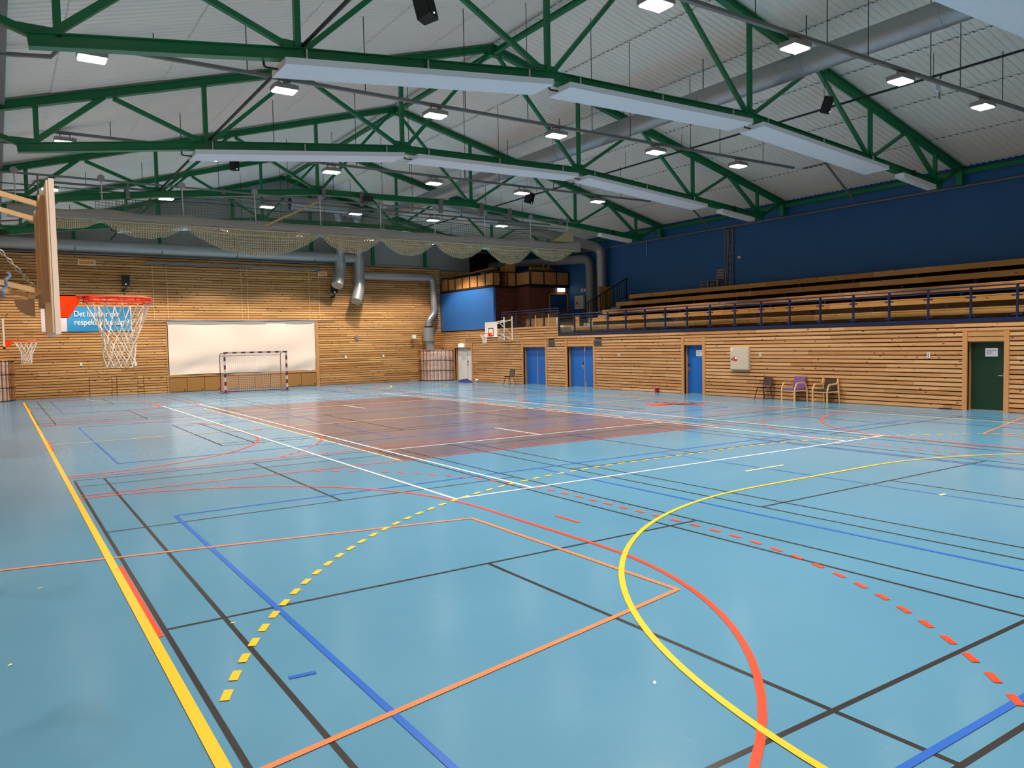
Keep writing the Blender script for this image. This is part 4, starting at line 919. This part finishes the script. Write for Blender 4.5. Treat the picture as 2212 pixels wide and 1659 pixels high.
# ------------------------------------------------------------------ doors of the right wall
XD0 = XR+0.22
def door(nm, label, a, b, m, leaves, handle=None, paper=None, closer=False, top=2.0):
    t = thing(nm, label, 'door', (XD0, (a+b)/2, 0), kind='structure'); e = [a+(b-a)*q for q in leaves]
    for y0, y1 in zip(e, e[1:]):
        mm = MB(); mm.box(XD0, y0+0.008, 0.03, XD0+0.05, y1-0.008, top); mm.build('leaf', m, t)
    mm = MB(); mm.box(XD0-0.02, a, 0.0, XD0+0.06, b, 0.028); mm.build('threshold', M['steel'], t)
    for yy in e[1:-1]:
        mm = MB(); mm.box(XD0-0.012, yy-0.018, 0.03, XD0-0.001, yy+0.018, top); mm.build('astragal', M['pine_trim'], t)
    if handle:
        yh, s = handle
        mm = MB(); mm.box(XD0-0.02, yh-0.025, 0.92, XD0, yh+0.025, 1.12); mm.pipe([(XD0-0.02, yh, 1.03), (XD0-0.07, yh, 1.03), (XD0-0.07, yh+s*0.15, 1.03)], 0.012, 8); mm.build('handle', M['steel'], t)
        mm = MB(); mm.box(XD0-0.03, yh-0.03, 1.13, XD0, yh+0.03, 1.24); mm.build('lock_plate', M['black'], t)
    if closer:
        mm = MB(); mm.box(XD0-0.05, e[1]-0.11, 1.75, XD0, e[1]-0.04, 1.99); mm.build('closer', M['steel'], t)
        mm = MB(); mm.box(XD0-0.02, e[1]-0.12, 0.05, XD0, e[1]-0.06, 0.28); mm.build('kick_plate', M['steel'], t)
    if paper:
        y0, z0, wd, ht = paper
        mm = MB(); mm.box(XD0-0.004, y0, z0, XD0-0.001, y0+wd, z0+ht); pp = mm.build('notice', M['paper'], t)
        mm = MB()
        for k, (f, g) in enumerate(((0.1, 0.88), (0.45, 0.88), (0.5, 0.88))): mm.box(XD0-0.006, y0+wd*f, z0+ht*(0.74-0.2*k)-0.008, XD0-0.004, y0+wd*g, z0+ht*(0.74-0.2*k)+0.008)
        mm.build('notice_text', M['ink'], pp)
    return t
door('door_1', 'white double door in the far right corner beside the barred diffuser', DOORS[0][0]+0.03, DOORS[0][1]-0.03, M['white'], (0, 0.42, 1), (DOORS[0][0]+0.80, 1))
door('door_2', 'blue double door under the balcony, beside the lone dark chair', DOORS[1][0], DOORS[1][1], M['blue_door'], (0, 0.5, 1))
door('door_3', 'blue double door with closer and handle, between the two dark wall vents', DOORS[2][0], DOORS[2][1], M['blue_door'], (0, 0.45, 1), (DOORS[2][0]+1.02, 1), None, True)
door('door_4', 'single blue door with a white paper notice', DOORS[3][0], DOORS[3][1], M['blue_door'], (0, 1), (DOORS[3][1]-0.1, -1), (DOORS[3][0]+0.18, 1.56, 0.36, 0.24))
door('door_5', 'dark green door with a white paper notice at the right edge', DOORS[4][0], DOORS[4][1], M['green_door'], (0, 1), (DOORS[4][0]+0.08, 1), (DOORS[4][0]+0.27, 1.58, 0.34, 0.24))
bx_ = thing('exit_sign', 'glowing exit sign above the white corner door', 'exit sign', (XR-0.05, 39.42, 2.05))
m_ = MB(); m_.box(XR-0.12, 39.2, 2.08, XR-0.04, 39.66, 2.27); m_.build('lit_face', M['exit_glow'], bx_)
m_ = MB(); m_.box(XR-0.05, 39.3, 2.27, XR-0.03, 39.55, 2.30); m_.build('bracket', M['white'], bx_)
for y0, lab in ((29.95, 'dark wall vent between the two blue double doors'), (26.28, 'dark wall vent right of the second blue double door')):
    t = thing('wall_vent', lab, 'vent', (XR, y0, 2.05), 'dark wall vents')
    m_ = MB(); m_.box(XR-0.03, y0, 2.05, XR+0.02, y0+0.56, 2.30); m_.build('frame', M['zinc_dull'], t)
    m_ = MB(); m_.box(XR-0.035, y0+0.03, 2.08, XR-0.03, y0+0.53, 2.28); m_.build('grille', M['vent_dark'], t)
fc = thing('fire_hose_cabinet', 'pale beige fire hose cabinet with red sign on the right timber wall', 'cabinet', (XR, 18.1, 1.05))
m_ = MB(); m_.box(XR-0.10, 17.68, 1.05, XR, 18.56, 1.93); m_.build('body', M['cabinet'], fc)
m_ = MB(); m_.box(XR-0.115, 17.71, 1.08, XR-0.10, 18.53, 1.90); dr_ = m_.build('door', M['cabinet'], fc)
m_ = MB(); m_.box(XR-0.118, 18.22, 1.38, XR-0.115, 18.40, 1.56, 0); m_.box(XR-0.121, 18.235, 1.455, XR-0.118, 18.325, 1.545, 1); m_.build('hose_sign', [M['sign_red'], M['paper']], dr_)
m_ = MB(); m_.prism([(XR-0.118, 18.49, 1.40), (XR-0.118, 18.49, 1.52), (XR-0.118, 18.44, 1.50), (XR-0.118, 18.44, 1.42)], (0.003, 0, 0)); m_.build('latch', M['black'], dr_)
m_ = MB(); m_.box(XR-0.118, 18.44, 1.80, XR-0.115, 18.51, 1.88); m_.build('label_plate', M['paper'], dr_)
for y, lab in ((17.22, 'white wall switch right of the fire hose cabinet'), (10.97, 'white wall switch left of the dark green door'), (25.1, 'white wall switch right of the second blue double door')):
    t = thing('wall_switch', lab, 'switch', (XR, y, 1.62), 'white switches on the right wall')
    m_ = MB(); m_.box(XR-0.03, y-0.045, 1.54, XR, y+0.045, 1.70); m_.build('plate', M['white'], t)
    m_ = MB(); m_.box(XR-0.034, y-0.02, 1.56, XR-0.03, y+0.02, 1.62); m_.box(XR-0.034, y-0.02, 1.63, XR-0.03, y+0.02, 1.68); m_.build('rocker', M['ink'], t)
small_box('wall_socket', 'flat brown plate on the timber left of the white corner door', 'socket', XR-0.02, 40.75, 1.30, XR, 41.1, 1.42, M['pine_trim'])
small_box('floor_plate', 'small black plate at the foot of the wall left of the green door', 'plate', XR-0.05, 10.28, 0.0, XR, 10.62, 0.03, M['black'])

# ------------------------------------------------------------------ chairs, ball and cloth by the right wall
def chair_shell(label, loc, rz, fm, slot, group=None, w_=0.44):
    t = thing('stacking_chair', label, 'chair', (0, 0, 0), group)
    m = MB(); m.grid(lambda u, v: ((u-0.5)*w_*(1-0.12*v), 0.22-0.42*v, 0.455-0.03*math.sin(PI*v)+0.02*(2*u-1)**2), 10, 8)
    m.grid(lambda u, v: ((u-0.5)*w_*(1-0.12*v), 0.22-0.42*v, 0.43-0.03*math.sin(PI*v)+0.02*(2*u-1)**2), 10, 8); m.box(-w_*0.46, -0.18, 0.425, w_*0.46, 0.2, 0.45); m.build('seat', fm, t)
    zb2 = 0.50 if slot else 0.44
    def bk(u, v, o): 
        k = 1-0.25*max(0, v-0.6)**2*4-0.25*(1-v)**2*(0 if slot else 1.2)
        return ((u-0.5)*w_*1.0*k, -0.20-0.10*v+o+0.06*(2*u-1)**2, zb2+(0.83-zb2)*v)
    m = MB(); m.grid(lambda u, v: bk(u, v, 0), 10, 8); m.grid(lambda u, v: bk(u, v, -0.03), 10, 8)
    edge = [(i/10, 0) for i in range(11)]+[(1, j/8) for j in range(1, 9)]+[(1-i/10, 1) for i in range(1, 11)]+[(0, 1-j/8) for j in range(1, 8)]
    n = len(edge); m.add([bk(u, v, 0) for u, v in edge]+[bk(u, v, -0.03) for u, v in edge], [(i, (i+1) % n, n+(i+1) % n, n+i) for i in range(n)]); m.build('backrest', fm, t)
    for sx in (-1, 1):
        m = MB(); m.pipe([(sx*0.15, 0.16, 0.43), (sx*0.22, 0.24, 0.0)], 0.014, 8); m.build('leg', M['dark_pipe'], t)
        m = MB(); m.pipe([(sx*0.15, -0.14, 0.43), (sx*0.21, -0.25, 0.0)], 0.014, 8); m.build('leg', M['dark_pipe'], t)
        m = MB(); m.pipe([(sx*0.15, -0.12, 0.42), (sx*0.16, -0.22, 0.47), (sx*0.15, -0.27, 0.62)], 0.010, 8); m.build('back_support', M['dark_pipe'], t)
    m = MB(); m.pipe([(-0.15, 0.16, 0.425), (0.15, 0.16, 0.425), (0.15, -0.14, 0.425), (-0.15, -0.14, 0.425)], 0.010, 8, closed=True); m.build('seat_frame', M['dark_pipe'], t)
    t.location = loc; t.rotation_euler = (0, 0, rz); return t
chair_shell('dark grey padded chair with thin legs standing alone by the far blue double door', (12.15, 33.25, 0), math.radians(97), M['grey_shell'], False)
chair_shell('dark maroon stacking chair with open back gap, left of the purple armchair', (12.42, 16.78, 0), math.radians(83), M['maroon_fabric'], True)
def armchair(label, loc, rz, fab, high):
    t = thing('armchair', label, 'chair', (0, 0, 0))
    m = MB(); m.grid(lambda u, v: (-0.25+0.5*u, -0.22+0.5*v, 0.47+0.018*math.sin(PI*u)*math.sin(PI*v)-0.02*abs(2*v-1)**4), 10, 10); m.box(-0.25, -0.22, 0.40, 0.25, 0.28, 0.468); m.build('seat', fab, t)
    zb2, zt = (0.47, 0.86) if high else (0.46, 0.80)
    m = MB(); m.prism([(-0.25, -0.22, zb2), (0.25, -0.22, zb2), (0.25, -0.29, zb2), (-0.25, -0.29, zb2)], (0, -0.07, zt-zb2)); m.grid(lambda u, v: (-0.25+0.5*u, -0.22-0.07*v+0.02*math.sin(PI*u)*math.sin(PI*v), zb2+(zt-zb2)*v), 8, 8); m.build('backrest', fab, t)
    for sx in (-1, 1):
        x = sx*0.29
        if high: path = bend([(x, 0.30, 0.0), (x, 0.30, 0.42), (x, 0.20, 0.66), (x, -0.20, 0.66), (x, -0.30, 0.42), (x, -0.31, 0.0)], 0.09, 5)
        else: path = bend([(x, 0.30, 0.0), (x, 0.30, 0.42), (x, 0.22, 0.63), (x, 0.05, 0.64), (x, -0.22, 0.66), (x, -0.24, 0.82)], 0.08, 5)
        m = MB()
        for a, b in zip(path, path[1:]): m.bar(a, b+(b-a)*0.08, 0.045, 0.03, (1, 0, 0))
        m.build('arm_leg', M['birch'], t)
        if not high:
            m = MB(); m.bar((x, -0.25, 0.82), (x, -0.31, 0.0), 0.045, 0.035, (1, 0, 0)); m.build('rear_leg', M['birch'], t)
    m = MB(); m.box(-0.29, 0.24, 0.36, 0.29, 0.27, 0.40); m.box(-0.29, -0.27, 0.34, 0.29, -0.24, 0.40); m.box(-0.27, -0.24, 0.36, -0.24, 0.26, 0.40); m.box(0.24, -0.24, 0.36, 0.27, 0.26, 0.40); m.build('seat_rail', M['birch'], t)
    t.location = loc; t.rotation_euler = (0, 0, rz); return t
armchair('purple upholstered armchair with bent birch arms by the right wall', (12.42, 15.48, 0), math.radians(84), M['purple'], True)
armchair('dark brown low armchair with birch arms and tall back posts by the right wall', (12.44, 14.25, 0), math.radians(86), M['brown_fabric'], False)
bl = thing('ball', 'small white and dark ball lying by the wall right of the corner door', 'ball', (12.32, 36.94, 0.11))
m_ = MB(); m_.lathe([(0.11*math.sin(PI*k/12)+1e-4, -0.11*math.cos(PI*k/12)) for k in range(13)], (12.32, 36.94, 0.11), 20); m_.build('shell', M['board_white'], bl)
m_ = MB()
for th, ph_ in ((0.3, 0.2), (1.6, 0.1), (2.9, -0.2), (4.2, 0.1), (5.4, 0.5), (0.9, 1.1), (3.6, 1.0), (2.2, -0.9), (5.0, -0.8)):
    d = Vector((math.cos(th)*math.cos(ph_), math.sin(th)*math.cos(ph_), math.sin(ph_))); c0 = Vector((12.32, 36.94, 0.11))+d*0.109; x = d.orthogonal().normalized(); y = d.cross(x)
    m_.add([c0+d*0.003]+[c0+(x*math.cos(2*PI*j/5)+y*math.sin(2*PI*j/5))*0.035 for j in range(5)], [(0, 1+j, 1+(j+1) % 5) for j in range(5)])
m_.build('patches', M['black'], bl)
m_ = MB(); rg2 = random.Random(5)
def pile(u, v):
    a = 2*PI*u; r = v; hh = 0.17*(1-r**2)*(0.8+0.3*math.sin(3*a+1)+0.2*math.sin(5*a+4*r)); return (12.05+0.33*r*math.cos(a)*(1+0.12*math.sin(4*a)), 37.75+0.75*r*math.sin(a)*(1+0.1*math.cos(3*a)), max(0.004, hh))
m_.grid(pile, 36, 9); tag(m_.build('cloth_heap', M['cloth_navy']), 'crumpled blue and red cloth heap on the floor before the white corner door', 'cloth')
rdp = thing('small_jug', 'small dark red container on the floor against the wall, left of the notice door', 'container', (12.62, 22.5, 0))
m_ = MB(); m_.prism([(12.56, 22.42, 0), (12.68, 22.42, 0), (12.68, 22.54, 0), (12.56, 22.54, 0)], (0, 0, 0.20)); m_.build('body', M['red'], rdp)
m_ = MB(); m_.prism([(12.58, 22.55, 0), (12.64, 22.55, 0), (12.64, 22.63, 0), (12.58, 22.63, 0)], (0, -0.01, 0.22)); m_.build('side_flap', mat('faded_red', S(196, 92, 84), 0.6), rdp)
m_ = MB(); m_.bar((12.6, 22.5, 0.2), (12.6, 22.42, 0.27), 0.03, 0.02); m_.build('spout', M['cream'], rdp)

# ------------------------------------------------------------------ grandstand
ROWX = [13.30+0.93*k for k in range(5)]; ROWZ = [3.0+0.41*k for k in range(5)]; YS1 = 29.0
gs = thing('grandstand', 'stepped concrete tiers of the stand beneath the wooden benches', 'grandstand', (XR, 13, 2.6))
m_ = MB()
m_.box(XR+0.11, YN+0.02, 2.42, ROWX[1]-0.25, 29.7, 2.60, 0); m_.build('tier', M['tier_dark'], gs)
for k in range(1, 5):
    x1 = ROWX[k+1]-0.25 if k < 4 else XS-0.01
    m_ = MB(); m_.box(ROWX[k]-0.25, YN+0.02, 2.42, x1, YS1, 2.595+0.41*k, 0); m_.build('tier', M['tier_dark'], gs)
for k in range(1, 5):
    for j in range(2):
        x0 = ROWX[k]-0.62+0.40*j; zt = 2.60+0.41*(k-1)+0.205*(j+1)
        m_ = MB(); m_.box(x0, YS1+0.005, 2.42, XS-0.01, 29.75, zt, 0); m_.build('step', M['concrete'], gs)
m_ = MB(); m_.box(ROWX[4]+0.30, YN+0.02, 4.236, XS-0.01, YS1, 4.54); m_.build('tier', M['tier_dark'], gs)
# graffiti-like dark marks on the front riser
for k in range(5):
    lab = 'pine bench of the grandstand, %s row from the front' % ORD[k]
    b = thing('bench', lab, 'bench', (ROWX[k], 13, ROWZ[k]-0.4), 'long pine benches of the grandstand'); y1 = YS1-0.02 if k else 29.25
    m_ = MB(); m_.box(ROWX[k], YN+0.03, ROWZ[k]-0.165, ROWX[k]+0.045, y1, ROWZ[k]-0.012); m_.build('front_board', M['bench_wood'], b)
    m_ = MB(); m_.box(ROWX[k]-0.01, YN+0.03, ROWZ[k]-0.01, ROWX[k]+0.28, y1, ROWZ[k]+0.03); m_.build('seat_board', M['bench_wood'], b)
    m_ = MB(); m_.box(ROWX[k]+0.26, YN+0.03, ROWZ[k]-0.403, ROWX[k]+0.28, y1-0.02, ROWZ[k]-0.011); m_.build('shade_board', M['tier_dark'] if k < 2 else M['black_and_shade'], b)  # added board; near black in upper rows stands for shade below the seats
    yy = y1-0.4
    while yy > YN+0.3:
        m_ = MB(); m_.box(ROWX[k]+0.06, yy-0.03, ROWZ[k]-0.4, ROWX[k]+0.25, yy+0.03, ROWZ[k]-0.011); m_.build('bracket', M['navy_rail'], b); yy -= 2.48
# front railing
def railing(label, x, ys, z0, zt, zm, zg, panels=True, gl=None):
    t = thing('railing', label, 'railing', (x, (ys[0]+ys[-1])/2, z0))
    a, b = min(ys), max(ys)
    m = MB(); m.pipe([(x, a, zt), (x, b, zt)], 0.024, 8); m.build('top_rail', M['navy_rail'], t)
    m = MB(); m.bar((x, a, zm), (x, b, zm), 0.05, 0.04); m.build('mid_rail', M['navy_rail'], t)
    m = MB(); m.bar((x, a, z0+0.05), (x, b, z0+0.05), 0.08, 0.10); m.build('base_rail', M['navy_rail'], t)
    for y in ys:
        m = MB(); m.bar((x, y, z0), (x, y, zt), 0.065, 0.05, (0, 1, 0)); m.build('post', M['navy_rail'], t)
        for zz in (zg[0]+0.06, zg[1]-0.05): m = MB(); m.box(x-0.03, y-0.14, zz-0.02, x+0.015, y+0.14, zz+0.02); m.build('clip', M['navy_rail'], t)
    for y0, y1 in zip(ys, ys[1:]):
        lo, hi = min(y0, y1)+0.05, max(y0, y1)-0.05
        m = MB(); m.box(x-0.012, lo, zg[0], x-0.004, hi, zg[1]); m.build('glass_pane', M['glass'], t)
    return t
RY = [29.65-1.241*k for k in range(25)]
railing('long navy blue steel railing with glass panes along the front of the grandstand', 12.87, RY, 2.60, 3.62, 3.49, (2.72, 3.36))
railing('short navy railing with glass panes along the raised balcony beside the stand', 12.87, [34.95, 33.5, 32.2, 30.97, 29.72], 3.0, 3.98, 3.86, (3.1, 3.78))
er = thing('railing', 'short navy railing end with checkered panel across the balcony edge by the stand', 'railing', (13.2, 29.75, 3.0))
m_ = MB(); m_.bar((12.87, 29.78, 3.98), (13.9, 29.78, 3.98), 0.045, 0.045); m_.bar((12.87, 29.78, 3.86), (13.9, 29.78, 3.86), 0.04, 0.04); m_.bar((13.9, 29.78, 3.0), (13.9, 29.78, 3.98), 0.05, 0.05, (0, 1, 0)); m_.build('frame', M['navy_rail'], er)
m_ = MB(); m_.box(12.92, 29.77, 3.1, 13.85, 29.78, 3.8); m_.build('mesh_panel', M['vent_dark'], er)
# stair handrail
hs = thing('stair_railing', 'black stair railing climbing beside the far end of the benches', 'railing', (15, 29.85, 3))
sp0, sp1 = Vector((14.85, 29.85, 4.25)), Vector((17.7, 29.85, 5.66))
m_ = MB(); m_.bar(sp0, sp1, 0.05, 0.05); m_.bar(sp0+Vector((0.15, 0, -0.85)), sp1+Vector((0, 0, -0.95)), 0.04, 0.04); m_.build('hand_rail', M['black'], hs)
for k in range(17):
    p = sp0.lerp(sp1, (k+0.5)/17); m_ = MB(); m_.bar(p+Vector((0, 0, -0.88)), p, 0.025, 0.025, (0, 1, 0)); m_.build('baluster', M['black'], hs)
for q, zb2 in ((0.03, 3.0), (0.45, 3.6), (0.97, 4.3)):
    p = sp0.lerp(sp1, q); m_ = MB(); m_.bar((p.x, p.y, zb2), (p.x, p.y, p.z), 0.05, 0.05, (0, 1, 0)); m_.build('post', M['black'], hs)
pb = MB(); pb.box(16.15, 30.4, 3.9, 17.1, 30.46, 5.2); pb.box(16.15, 30.4, 3.0, 16.25, 30.46, 3.9)
tag(pb.build('plywood_board', M['plywood']), 'upright plywood board standing behind the stair railing', 'board')
# ladder-back chairs on the top tier
def slat_chair(label, loc, rz, high):
    t = thing('wooden_chair', label, 'chair', (0, 0, 0)); zt = 1.0 if high else 0.46; m0 = M['brown_steel']
    for sx in (-0.2, 0.2):
        m = MB(); m.bar((sx, 0.2, 0), (sx, 0.2, 0.45), 0.035, 0.035, (0, 1, 0)); m.build('leg', m0, t)
        m = MB(); m.bar((sx, -0.2, 0), (sx*1.0, -0.2-(0.06 if high else 0), zt), 0.035, 0.035, (0, 1, 0)); m.build('leg', m0, t)
    m = MB(); m.box(-0.22, -0.22, 0.43, 0.22, 0.22, 0.46); m.build('seat', m0, t)
    if high:
        for z in (0.6, 0.72, 0.84, 0.96):
            m = MB(); m.box(-0.2, -0.26, z-0.035, 0.2, -0.235, z+0.035); m.build('back_slat', m0, t)
    for z in (0.14, 0.28):
        m = MB(); m.box(-0.2, 0.19, z, 0.2, 0.21, z+0.025); m.box(-0.21, -0.2, z, -0.19, 0.2, z+0.025); m.box(0.19, -0.2, z, 0.21, 0.2, z+0.025); m.build('stretcher', m0, t)
    t.location = loc; t.rotation_euler = (0, 0, rz)
slat_chair('brown ladder-back wooden chair on the top tier against the blue wall', (17.54, 23.45, 4.545), math.radians(90), True)
slat_chair('low brown wooden stool frame beside the ladder-back chair on the top tier', (17.54, 24.05, 4.545), math.radians(90), False)
cl_ = thing('cable_ladder', 'vertical grey cable ladder with bundled cables up the blue wall', 'cable ladder', (XS, 22.9, 4.6))
for yy in (22.68, 23.12):
    m_ = MB(); m_.box(XS-0.08, yy-0.02, 4.3, XS-0.0, yy+0.02, 7.45); m_.build('side_rail', M['tray'], cl_)
for k in range(9):
    m_ = MB(); zz = 4.5+0.35*k; m_.box(XS-0.06, 22.68, zz-0.02, XS-0.03, 23.12, zz+0.02); m_.build('rung', M['tray'], cl_)
for k in range(4):
    m_ = MB(); m_.pipe([(XS-0.09+0.015*math.sin(z*3+k), 22.78+0.08*k+0.04*math.sin(1.7*z+2*k), z) for z in [4.35+0.2*j for j in range(16)]], 0.022, 6); m_.build('cable', M['grey_paint'], cl_)
small_box('wall_switch', 'small white wall box on the blue wall right of the cable ladder', 'switch', XS-0.04, 22.28, 5.95, XS, 22.42, 6.05, M['white'])
m_ = MB(); m_.pipe([(XS-0.05, 28.4, 7.42), (XS-0.05, 28.4, 6.75)], 0.012, 6); m_.lathe([(0.001, -0.03), (0.03, 0), (0.001, 0.03)], (XS-0.05, 28.4, 6.74), 10); tag(m_.build('pull_cord', M['white']), 'white pull cord with knob hanging from the rail on the blue wall', 'cord')

# ------------------------------------------------------------------ balcony, brick corner, upper gallery
ba = MB(); ba.box(XR+0.1, 29.78, 2.75, XS, YB1, 3.0); tag(ba.build('balcony_floor', M['concrete']), 'raised balcony floor between stand and brick wall', 'balcony')
bd = thing('door_6', 'dark blue double door in the brick wall under a lit exit sign', 'door', (17.06, YB2, 3.0), kind='structure')
for x0, x1 in ((16.42, 17.05), (17.07, 17.70)):
    m_ = MB(); m_.box(x0, YB2+0.02, 3.02, x1, YB2+0.07, 5.08); m_.build('leaf', M['blue_dark'], bd)
m_ = MB(); m_.box(16.34, YB2-0.02, 3.0, 16.42, YB2+0.1, 5.16); m_.box(17.70, YB2-0.02, 3.0, 17.78, YB2+0.1, 5.16); m_.box(16.34, YB2-0.02, 5.08, 17.78, YB2+0.1, 5.16); m_.build('frame', M['pine_trim'], bd)
ex = thing('exit_sign', 'glowing exit sign above the dark blue double door on the balcony', 'exit sign', (17.25, YB2, 5.25))
m_ = MB(); m_.box(16.95, YB2-0.12, 5.24, 17.45, YB2-0.04, 5.45); m_.build('lit_face', M['exit_glow'], ex)
m_ = MB(); m_.box(17.15, YB2-0.04, 5.3, 17.25, YB2, 5.4); m_.build('bracket', M['white'], ex)
f2 = thing('fire_hose_cabinet', 'beige fire cabinet with red round mark on the dark blue wall by the balcony', 'cabinet', (XS, 34.0, 4.15))
m_ = MB(); m_.box(XS-0.125, 33.62, 4.18, XS-0.003, 34.42, 4.95); m_.build('body', M['cabinet'], f2)
m_ = MB(); m_.pipe([(XS-0.125, 34.22, 4.52), (XS-0.12, 34.22, 4.52)], 0.07, 14); m_.build('red_mark', M['sign_red'], f2)
fs = thing('fire_sign', 'small red and white fire sign above the cabinet on the blue wall', 'sign', (XS, 33.7, 5.2))
m_ = MB(); m_.box(XS-0.02, 33.55, 5.16, XS, 33.95, 5.34); m_.build('plate', M['paper'], fs)
m_ = MB(); m_.box(XS-0.024, 33.66, 5.18, XS-0.02, 33.84, 5.32); m_.build('symbol', M['sign_red'], fs)
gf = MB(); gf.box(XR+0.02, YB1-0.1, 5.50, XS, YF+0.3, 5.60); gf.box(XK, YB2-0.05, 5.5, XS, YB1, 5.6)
tag(gf.build('gallery_floor', M['black_and_shade']), 'dark upper gallery slab above brick and blue panel', 'gallery')
gr = thing('gallery_railing', 'black steel gallery railing filled with plywood squares above the blue panel and bricks', 'railing', (XR, 38, 5.5))
NG = 7; GY = [35.8+6.2*k/NG for k in range(NG+1)]
for k, y in enumerate(GY):
    m_ = MB(); m_.bar((XR+0.08, y, 5.46), (XR+0.08, y, 6.42), 0.04, 0.05, (0, 1, 0)); m_.build('post', M['black'], gr)
m_ = MB(); m_.bar((XR+0.08, 35.8, 6.42), (XR+0.08, 42.0, 6.42), 0.05, 0.05); m_.bar((XR+0.08, 35.8, 5.52), (XR+0.08, 42.0, 5.52), 0.05, 0.06); m_.build('rail', M['black'], gr)
for y0, y1 in zip(GY, GY[1:]):
    m_ = MB(); m_.box(XR+0.07, y0+0.07, 5.62, XR+0.09, y1-0.07, 6.27); m_.build('plywood_square', M['plywood'], gr)
GX = [(13.0, 13.75, YB1-0.15), (14.3, XK-0.05, YB1-0.15)]
for x0, x1, yy in GX:
    m_ = MB(); m_.box(x0+0.04, yy, 5.64, x1-0.04, yy+0.02, 6.35); m_.build('plywood_square', M['plywood'], gr)
m_ = MB(); m_.box(XK-0.02, YB2-0.08, 5.66, XK, YB1-0.2, 6.35); m_.build('plywood_square', M['plywood'], gr)
for k in range(3):
    x0 = XK+0.1+0.92*k; m_ = MB(); m_.box(x0+0.04, YB2-0.1, 5.66, x0+0.88, YB2-0.08, 6.36); m_.build('plywood_square', M['plywood'], gr)
m_ = MB()
m_.bar((XR+0.08, YB1-0.17, 6.42), (XK, YB1-0.17, 6.42), 0.05, 0.05); m_.bar((XK, YB1-0.17, 6.42), (XK, YB2-0.11, 6.42), 0.05, 0.05); m_.bar((XK, YB2-0.11, 6.42), (XS-0.05, YB2-0.11, 6.42), 0.05, 0.05)
m_.bar((XR+0.08, YB1-0.17, 5.52), (XK, YB1-0.17, 5.52), 0.05, 0.1); m_.bar((XK, YB2-0.11, 5.52), (XS-0.05, YB2-0.11, 5.52), 0.05, 0.1)
for x, y in ((13.85, YB1-0.17), (14.25, YB1-0.17), (XK, YB2-0.11), (XK+1.02, YB2-0.11), (XK+1.94, YB2-0.11), (XK+2.86, YB2-0.11)): m_.bar((x, y, 5.5), (x, y, 6.44), 0.05, 0.05, (0, 1, 0))
m_.build('rail', M['black'], gr)
def bx(name, label, cat, x0, y0, z0, x1, y1, z1, m, g=None): return small_box(name, label, cat, x0, y0, z0, x1, y1, z1, m, g)
bx('plywood_board', 'tall plywood sheet standing upright on the gallery above the brick corner', 'board', 14.28, YB1+0.02, 5.6, 14.95, YB1+0.06, 7.6, M['plywood'])
st = thing('stored_bench', 'upturned wooden bench stored on the gallery above the blue panel', 'bench', (14.0, 38.6, 5.6))
m_ = MB(); m_.box(13.85, 38.2, 6.6, 15.5, 38.9, 6.68); m_.build('seat', M['plywood'], st)
for xx in (13.9, 15.35):
    m_ = MB(); m_.box(xx, 38.25, 5.6, xx+0.1, 38.85, 7.0 if xx > 14 else 6.62); m_.build('leg', M['plywood'], st)
m_ = MB(); m_.box(13.95, 38.5, 6.1, 15.4, 38.56, 6.25); m_.build('stretcher', M['plywood'], st)
bm = MB(); bm.bar((13.3, 41.7, 6.40), (13.5, 36.8, 6.62), 0.5, 0.05); bm.bar((13.4, 39.0, 6.575), (13.5, 36.8, 6.67), 0.2, 0.04); tag(bm.build('plank', M['plywood']), 'long loose planks lying along the gallery railing', 'plank')
s2 = thing('stored_furniture', 'stacked wooden frames and sticks on the gallery above the exit sign', 'timber stack', (16.3, 36.0, 5.6))
m_ = MB(); m_.box(15.5, 35.8, 6.55, 17.1, 36.0, 6.72); m_.box(15.5, 35.8, 5.6, 15.6, 36.0, 6.55); m_.box(17.0, 35.8, 5.6, 17.1, 36.0, 6.55); m_.build('frame', M['plywood'], s2)
for p0, p1 in (((16.5, 35.6, 6.0), (16.85, 35.7, 6.8)), ((16.4, 35.6, 6.0), (16.75, 35.7, 6.9)), ((16.6, 35.6, 6.0), (16.3, 35.7, 6.9))):
    m_ = MB(); m_.bar(p0, p1, 0.05, 0.05); m_.build('stick', M['pine_trim'], s2)
gw = MB(); board_rows(gw, 'X', YF+0.18, 0.02, XR+0.17, 15.2, 6.9, [], 5.6); struct('wall_gallery', gw, M['pine_far'], 'brown timber boarding behind the gallery', 'wall')
vd = MB(); vd.box(15.2, YF+0.14, 5.6, XS, YF+0.28, 8.2); struct('wall_gallery_dark', vd, M['black_and_shade'], 'wall coloured near black for lack of light at the back of the gallery', 'wall')  # gloom of the gallery put into a near-black colour
for yy, lab in ((32.9, 'pale folded net stand behind the balcony glass, left one'), (31.7, 'pale folded net stand behind the balcony glass, right one')):
    t = thing('post_stand', lab, 'stand', (13.7, yy, 3.0), 'pale stands on the balcony')
    m_ = MB(); m_.lathe([(0.001, 0.12), (0.03, 0.1), (0.3, 0.02), (0.3, 0.0)], (13.7, yy, 3.0), 16); m_.build('base', M['board_white'], t)
    m_ = MB(); m_.pipe([(13.7, yy, 3.1), (13.72, yy, 3.75)], 0.025, 8); m_.build('pole', M['white_rod'], t)
bx('stored_board', 'white board leaning behind the balcony glass beside the stands', 'board', 13.95, 30.7, 3.0, 14.0, 31.35, 3.55, M['white'])
bk = MB(); bk.box(14.6, 30.2, 3.0, 14.65, 35.1, 3.62); tag(bk.build('low_partition', M['pine_trim']), 'low timber partition across the balcony behind the stored things', 'partition')
